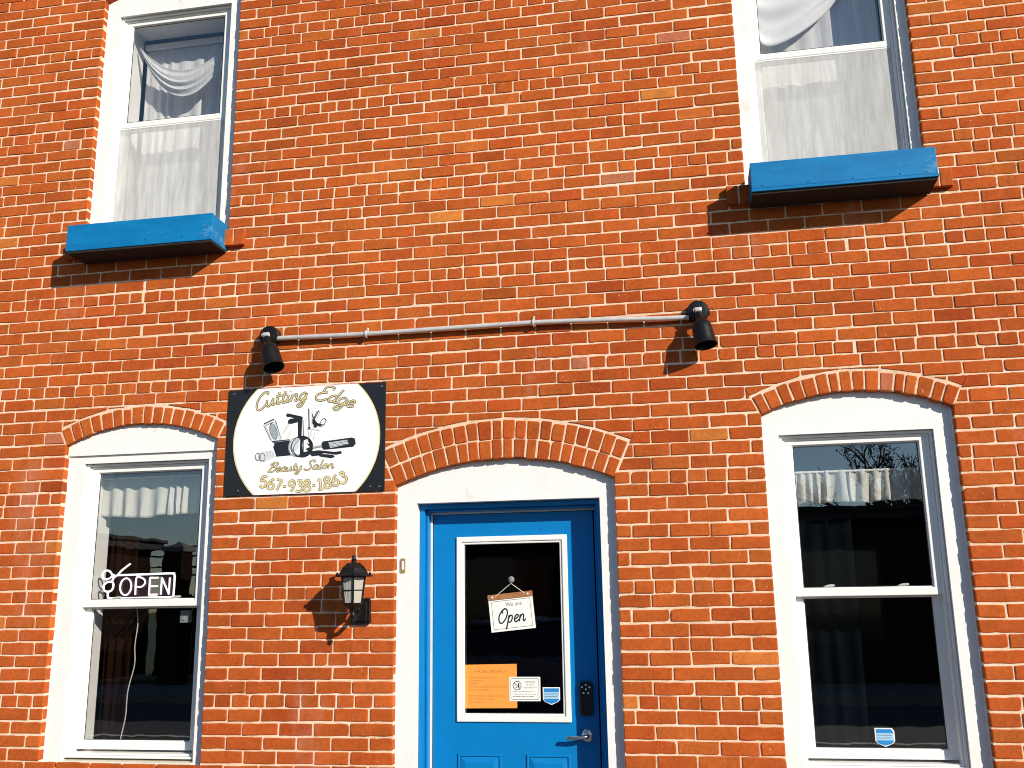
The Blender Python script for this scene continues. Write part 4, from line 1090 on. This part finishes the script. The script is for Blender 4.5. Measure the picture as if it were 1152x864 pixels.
# ------------------------------------------------------------------ things on the door glass
oy = GLY-0.004                                                # outer side of the pane
t = thing('hanging_sign', (-0.573, oy, -1.27), 'tilted white We are Open card on a wooden strip, hung from a suction hook', 'sign')
ct = (-0.571, -1.268); an = R(5.5)
def tl(x, z): return (ct[0]+x*math.cos(an)-z*math.sin(an), ct[1]+x*math.sin(an)+z*math.cos(an))
mb = MB(); mb.prism([tl(*q) for q in ((-0.117,-0.088),(0.117,-0.088),(0.117,0.078),(-0.117,0.078))], oy-0.006, oy-0.003); mb.build('card', M['paper'], t)
mb = MB(); mb.prism([tl(*q) for q in ((-0.119,0.074),(0.119,0.074),(0.119,0.102),(-0.119,0.102))], oy-0.010, oy-0.0065); mb.build('wooden_strip', M['wood'], t, bevel=0.001)
mb = MB()
for sgn in (-1, 1): mb.tube([(*tl(sgn*0.080, 0.090)[:1], oy-0.011, tl(sgn*0.080, 0.090)[1]), (-0.573, oy-0.010, -1.118)], 0.0017, 6)
for sgn in (-1, 1): mb.lathe([(0.006, 0), (0.005, 0.003)], (tl(sgn*0.094, 0.088)[0], oy-0.010, tl(sgn*0.094, 0.088)[1]), (0,-1,0), 10)
mb.build('string', M['string'], t)
mb = MB(); mb.lathe([(0.017, 0), (0.015, 0.003), (0.008, 0.008), (0.005, 0.012)], (-0.573, oy-0.0002, -1.098), (0,-1,0), 20); mb.tube(spline([(-0.573, oy-0.012, -1.098), (-0.573, oy-0.018, -1.110), (-0.573, oy-0.013, -1.120), (-0.573, oy-0.009, -1.116)], 5), 0.0022, 6)
mb.build('suction_hook', M['hook'], t, smooth=True)
mb = MB()
fr = [tl(*q) for q in ((-0.102,-0.075),(0.102,-0.075),(0.102,0.066),(-0.102,0.066))]
for a, b_ in zip(fr, fr[1:]+fr[:1]): mb.tube([(a[0], oy-0.006, a[1]), (b_[0], oy-0.006, b_[1])], 0.0013, 6, 1, sq=0.4)
text_mesh(mb, 'We are', *tl(0.014, 0.044), 0.028, oy-0.0062, 1, rot=an, thick=0.0002)
f = lambda s_: (*tl(-0.082+s_, -0.046), an)
pen_tubes(mb, script('Open', 0, 0.0355, f, 0.25, fit=0.150), 0.0036, oy-0.0063, 0, 0.15)
mb.build('lettering', [M['ink'], M['ink_soft']], t)

t = thing('notice', (-0.687, oy, -1.74), 'orange paper notice with brown print taped low on the door glass', 'notice')
mb = MB(); mb.prism([(-0.8235,-1.742),(-0.5505,-1.740),(-0.5505,-1.523),(-0.8235,-1.527)], oy-0.0016, oy-0.0004); mb.build('sheet', M['orange'], t)
mb = MB(); rl = random.Random(5); ink = 'ink_rust'
text_mesh(mb, '4 FACIAL SPECIALS 4', -0.690, -1.5605, 0.0205, oy-0.0017, 0, thick=0.0001, xs=0.92)
mb.build('heading', M['ink_rust'], t); mb = MB()
z = -1.592
for L_ in (0.62, 0.30, 0.18, 0.86, 0.48, 0.0, 0.80, 0.55, 0.30):
    if L_: 
        x = -0.802
        while x < -0.802+0.225*L_:
            w_ = rl.uniform(0.006, 0.020); mb.box(x, min(x+w_, -0.565), oy-0.00185, oy-0.0015, z-0.0022, z+0.0016); x += w_+0.004
    z -= 0.0148
mb.build('print', M['ink_rust'], t)
t = thing('no_smoking_sticker', (-0.51, oy, -1.70), 'white no smoking sticker overlapping the orange notice', 'sticker')
mb = MB(); mb.prism(rrect(-0.590, -0.429, -1.706, -1.587, 0.004), oy-0.0032, oy-0.0022); mb.build('card', M['paper'], t)
mb = MB()
pl = rrect(-0.582, -0.437, -1.697, -1.596, 0.008)
mb.tube([(x, oy-0.0033, z) for x, z in pl], 0.0011, 6, closed=True, sq=0.3)
mb.tube([(x, oy-0.0034, z) for x, z in ellipse(-0.549, -1.630, 0.021, 0.021)], 0.0017, 6, closed=True, sq=0.3)
mb.tube([(-0.564, oy-0.0034, -1.615), (-0.534, oy-0.0034, -1.645)], 0.0017, 6, sq=0.3)
mb.tube([(-0.541, oy-0.0035, -1.619), (-0.541, oy-0.0035, -1.640)], 0.0035, 6, sq=0.2); mb.tube([(-0.556, oy-0.0035, -1.637), (-0.551, oy-0.0035, -1.642)], 0.0022, 6, sq=0.3)
mb.build('no_smoking_symbol', M['ink'], t); mb = MB()
for body, z, s_ in (('SMOKING', -1.613, 0.0125), ('IS NOT', -1.626, 0.0125), ('ALLOWED IN', -1.640, 0.0115)): text_mesh(mb, body, -0.481, z, s_, oy-0.0033, 0, thick=0.0001)
z = -1.660
for L_ in (0.9, 1.0, 0.8):
    x = -0.572
    while x < -0.572+0.125*L_:
        w_ = rl.uniform(0.004, 0.013); mb.box(x, x+w_, oy-0.0034, oy-0.0031, z-0.0016, z+0.0014); x += w_+0.003
    z -= 0.0115
mb.build('print', M['ink_soft'], t)
def shield(cx_, zt, w_, h_, y, name, label, fold):
    t = thing(name, (cx_, y, zt-h_), label, 'sticker', 'blue security stickers on the glass')
    def outl(k, top):
        a = w_/2*k; zt_ = zt-(1-k)*w_/2
        if fold: return [(cx_-a, zt_), (cx_-a, zt-h_*0.70), (cx_-a*0.72, zt-h_*0.84), (cx_, zt-h_+(1-k)*w_/2), (cx_+a*0.72, zt-h_*0.84), (cx_+a, zt-h_*0.70), (cx_+a, zt_-h_*0.16), (cx_+a*0.78, zt_)]
        return [(cx_-a, zt_), (cx_-a, zt-h_*0.70), (cx_-a*0.72, zt-h_*0.84), (cx_, zt-h_+(1-k)*w_/2), (cx_+a*0.72, zt-h_*0.84), (cx_+a, zt-h_*0.70), (cx_+a, zt_)]
    mb = MB(); mb.prism(outl(1.0, zt), y-0.0012, y-0.0003); mb.build('border', M['paper'], t)
    mb = MB(); mb.prism(outl(0.88, zt), y-0.0017, y-0.0010); mb.build('field', M['sticker_blue'], t)
    mb = MB(); mb.box(cx_-w_*0.44, cx_+w_*0.44, y-0.0022, y-0.0016, zt-h_*0.66, zt-h_*0.27); mb.build('band', M['sticker_sky'], t)
    mb = MB(); x = cx_-w_*0.38
    for r_ in (0.38, 0.53):
        x = cx_-w_*0.38
        while x < cx_+w_*0.34:
            q = rl.uniform(0.003, 0.009); mb.box(x, x+q, y-0.0026, y-0.0021, zt-h_*r_-0.002, zt-h_*r_+0.0015); x += q+0.002
    mb.build('print', M['ink_soft'], t)
shield(-0.3735, -1.638, 0.088, 0.086, oy, 'shield_sticker', 'small blue and white shield sticker low on the door glass', False)
shield(1.2090, -1.815, 0.088, 0.084, 0.1385, 'shield_sticker', 'small blue and white shield sticker low on the lower right window', True)

# ------------------------------------------------------------------ street behind the camera (seen in the glass)
def sheet(name, x0, x1, y0, y1, z0, z1, mat, kind='structure'):
    mb = MB(); mb.box(x0, x1, y0, y1, z0, z1); o = mb.build(name, M[mat]); o['kind'] = kind; return o
sheet('ground', -300, 300, -300, 60, GROUND-1.0, GROUND-0.16, 'soil')
sheet('pavement', -60, 60, -3.2, 0.0, GROUND-0.155, GROUND, 'concrete')
sheet('kerb', -60, 60, -3.36, -3.203, GROUND-0.155, GROUND+0.004, 'concrete')
sheet('road', -60, 60, -12.0, -3.363, GROUND-0.158, GROUND-0.13, 'asphalt')
sheet('far_kerb', -60, 60, -12.16, -12.003, GROUND-0.155, GROUND+0.004, 'concrete')
sheet('far_pavement', -60, 60, -14.6, -12.163, GROUND-0.155, GROUND, 'concrete')
sheet('road_marking', -60, 60, -7.80, -7.68, GROUND-0.1295, GROUND-0.126, 'line_paint')

def low_shop(x0, x1, yf, yb, h, label, nb):
    t = thing('shop_building', ((x0+x1)/2, yf, GROUND), label, 'building')
    zt = GROUND+h
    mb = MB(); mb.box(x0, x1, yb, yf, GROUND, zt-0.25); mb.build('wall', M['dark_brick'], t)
    mb = MB(); mb.box(x0-0.25, x1+0.25, yb-0.2, yf+0.35, zt-0.25, zt-0.08); mb.box(x0-0.32, x1+0.32, yb-0.25, yf+0.42, zt-0.08, zt); mb.build('roof', M['roof'], t, bevel=0.01)
    w_ = (x1-x0)/nb
    for k in range(nb):
        a = x0+k*w_+w_*0.14; b_ = x0+(k+1)*w_-w_*0.14
        mb = MB(); mb.ring(a, b_, GROUND+0.75, zt-0.75, 0.07, 0.07, 0.07, 0.07, yf-0.05, yf+0.05); f_ = mb.build('window', M['roof'], t)
        mb = MB(); mb.box(a+0.06, b_-0.06, yf-0.01, yf+0.012, GROUND+0.81, zt-0.81); mb.build('pane', M['dark_window'], f_)
    return t
low_shop(-26.0, -13.0, -14.7, -17.6, 3.25, 'low dark shop across the street mirrored in the window with the neon sign', 4)
low_shop(-8.3, 14.0, -14.7, -25, 3.30, 'long dark brick building across the street mirrored in the door glass', 7)
# gate pier between them
t = thing('gate_pier', (-10.6, -14.6, GROUND), 'dark brick pier with a cap standing between the buildings across the street', 'pier')
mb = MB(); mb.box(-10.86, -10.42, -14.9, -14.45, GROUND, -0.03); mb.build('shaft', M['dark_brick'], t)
mb = MB(); mb.box(-10.90, -10.38, -14.95, -14.40, -0.03, 0.05); mb.add([(-10.88,-14.93,0.051),(-10.40,-14.93,0.051),(-10.40,-14.42,0.051),(-10.88,-14.42,0.051),(-10.64,-14.67,0.16)], [(0,1,4),(1,2,4),(2,3,4),(3,0,4),(3,2,1,0)]); mb.build('cap', M['concrete'], t)
t = thing('added_fence', (-10.6, -18.5, GROUND), 'dark board fence added across the street to darken the mirrored gap between the buildings', 'fence')
mb = MB()  # fence added out of view to darken the gap mirrored in the lower pane
for k in range(34): mb.box(-13.3+0.17*k, -13.3+0.17*k+0.155, -18.52, -18.50, GROUND-0.1, -0.92+0.02*math.sin(k*1.7))
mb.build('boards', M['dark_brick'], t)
for x in (-13.2, -11.3, -9.4, -7.7):
    mb = MB(); mb.box(x, x+0.1, -18.63, -18.523, GROUND-0.15, -0.86); mb.build('post', M['dark_brick'], t)
# trees beyond, bare twigs with sparse leaves
def tree(x, y, h, seed, label, nl=4200):
    r_ = random.Random(seed); t = thing('tree', (x, y, GROUND), label, 'tree', 'trees across the street')
    tr = MB(); lf = MB(); tips = []
    def grow(p, d, L, rad, lev):
        q = p+d*L; mid = (p+q)/2+Vector((r_.uniform(-1,1), r_.uniform(-1,1), 0))*L*0.06
        tr.tube([p, mid, q], [rad, rad*0.85, rad*0.68], 6 if lev < 3 else 4)
        if lev >= 3: tips.append((p, q))
        if lev < 5:
            for _ in range(3 if lev < 4 else 2):
                nd = (d+Vector((r_.uniform(-1,1), r_.uniform(-1,1), r_.uniform(-0.25,0.7)))*0.85).normalized()
                grow(p.lerp(q, r_.uniform(0.6, 1.0)), nd, L*r_.uniform(0.62, 0.82), rad*0.58, lev+1)
    grow(Vector((x, y, GROUND-0.2)), Vector((0, 0, 1)), h*0.30, h*0.028, 0)
    for k in range(nl):
        p, q = tips[r_.randrange(len(tips))]
        c_ = p.lerp(q, r_.random())+Vector((r_.gauss(0,.10), r_.gauss(0,.10), r_.gauss(0,.10))); s_ = r_.uniform(0.02, 0.055)
        a = Vector((r_.gauss(0,1), r_.gauss(0,1), r_.gauss(0,1))).normalized(); b2 = a.orthogonal().normalized()
        lf.add([c_-a*s_, c_+b2*s_*0.55, c_+a*s_, c_-b2*s_*0.55], [(0,1,2,3)])
    tr.build('trunk', M['bark'], t, smooth=True); lf.build('crown', M['leaf'], t)
tree(7.2, -27, 8.6, 3, 'taller sparse tree rising over the roof across the street, right of the conduit')
tree(10.4, -29, 8.8, 8, 'broad sparse tree over the roof across the street, farther from the neon sign')
# utility pole and wires
t = thing('utility_pole', (-34.0, -19.5, GROUND), 'timber utility pole with a crossarm across the street', 'utility pole')
mb = MB(); mb.lathe([(0.15, 0), (0.11, 8.5)], (-34.0, -19.5, GROUND), (0,0,1), 12); mb.build('shaft', M['timber'], t, smooth=True)
mb = MB(); mb.box(-34.07, -33.93, -20.6, -18.4, GROUND+7.7, GROUND+7.82); mb.build('crossarm', M['timber'], t)
for k, (za, zb_) in enumerate(((0.55, 0.95), (0.32, 0.72), (0.08, 0.30), (-0.15, 0.05))):
    mb = MB(); pts = [(-22+24*j/16, -19.5+0.02*k, za+(zb_-za)*j/16-0.35*4*(j/16)*(1-j/16)) for j in range(17)]
    mb.tube(pts, 0.024, 6); tag(mb.build('overhead_wire', M['cable'], None, (-10, -19.5, za), smooth=True), 'thin dark overhead wire mirrored above the neon sign', 'wire', 'overhead wires across the street')
# parked car at the kerb behind the camera
def car(x, y, label):
    t = thing('parked_car', (x, y, GROUND-0.13), label, 'car'); z = GROUND-0.13
    side = [(-2.15,0.30),(2.12,0.30),(2.20,0.55),(2.15,0.78),(1.95,0.88),(1.05,0.98),(-1.35,1.00),(-2.05,0.95),(-2.22,0.70),(-2.2,0.45)]
    mb = MB(); mb.prism([(x+a, z+b_) for a, b_ in side], y-0.86, y+0.86); mb.build('body', M['car_paint'], t, bevel=0.09, seg=3)
    mb = MB(); V = []
    low = [(-1.75,0.98),(1.15,0.98)]; top = [(-1.20,1.43),(0.35,1.45)]
    for yy, in ((-0.80,),(0.80,)):
        V += [(x-1.80,y+yy,z+0.97),(x+1.20,y+yy,z+0.97),(x+0.35,y+yy*0.78,z+1.44),(x-1.20,y+yy*0.78,z+1.42)]
    mb.add(V, [(0,1,2,3),(7,6,5,4),(0,4,5,1),(1,5,6,2),(2,6,7,3),(3,7,4,0)]); mb.build('cabin_glass', M['dark_window'], t, bevel=0.06, seg=3)
    mb = MB(); mb.prism([(x-1.24,z+1.415),(x+0.40,z+1.435),(x+0.33,z+1.475),(x-1.15,z+1.465)], y-0.64, y+0.64); mb.build('roof', M['car_paint'], t, bevel=0.02)
    for wx in (-1.32, 1.36):
        for wy in (-0.86, 0.66):
            mb = MB(); mb.lathe([(0.20, 0), (0.29, 0.0), (0.32, 0.03), (0.32, 0.17), (0.29, 0.20), (0.20, 0.20)], (x+wx, y+wy, z+0.32), (0,1,0), 24); w_ = mb.build('wheel', M['rubber'], t, smooth=True)
            mb = MB(); mb.lathe([(0.20, 0.012), (0.05, 0.02), (0.05, 0.18), (0.20, 0.188)], (x+wx, y+wy, z+0.32), (0,1,0), 16); mb.build('rim', M['chrome'], w_)
    for hy in (-0.62, 0.62):
        mb = MB(); mb.box(x+2.10, x+2.19, y+hy-0.17, y+hy+0.17, z+0.62, z+0.74); mb.build('headlight', M['paper'], t, bevel=0.02)
car(-1.6, -9.3, 'blue grey parked car faintly mirrored low in the door glass')
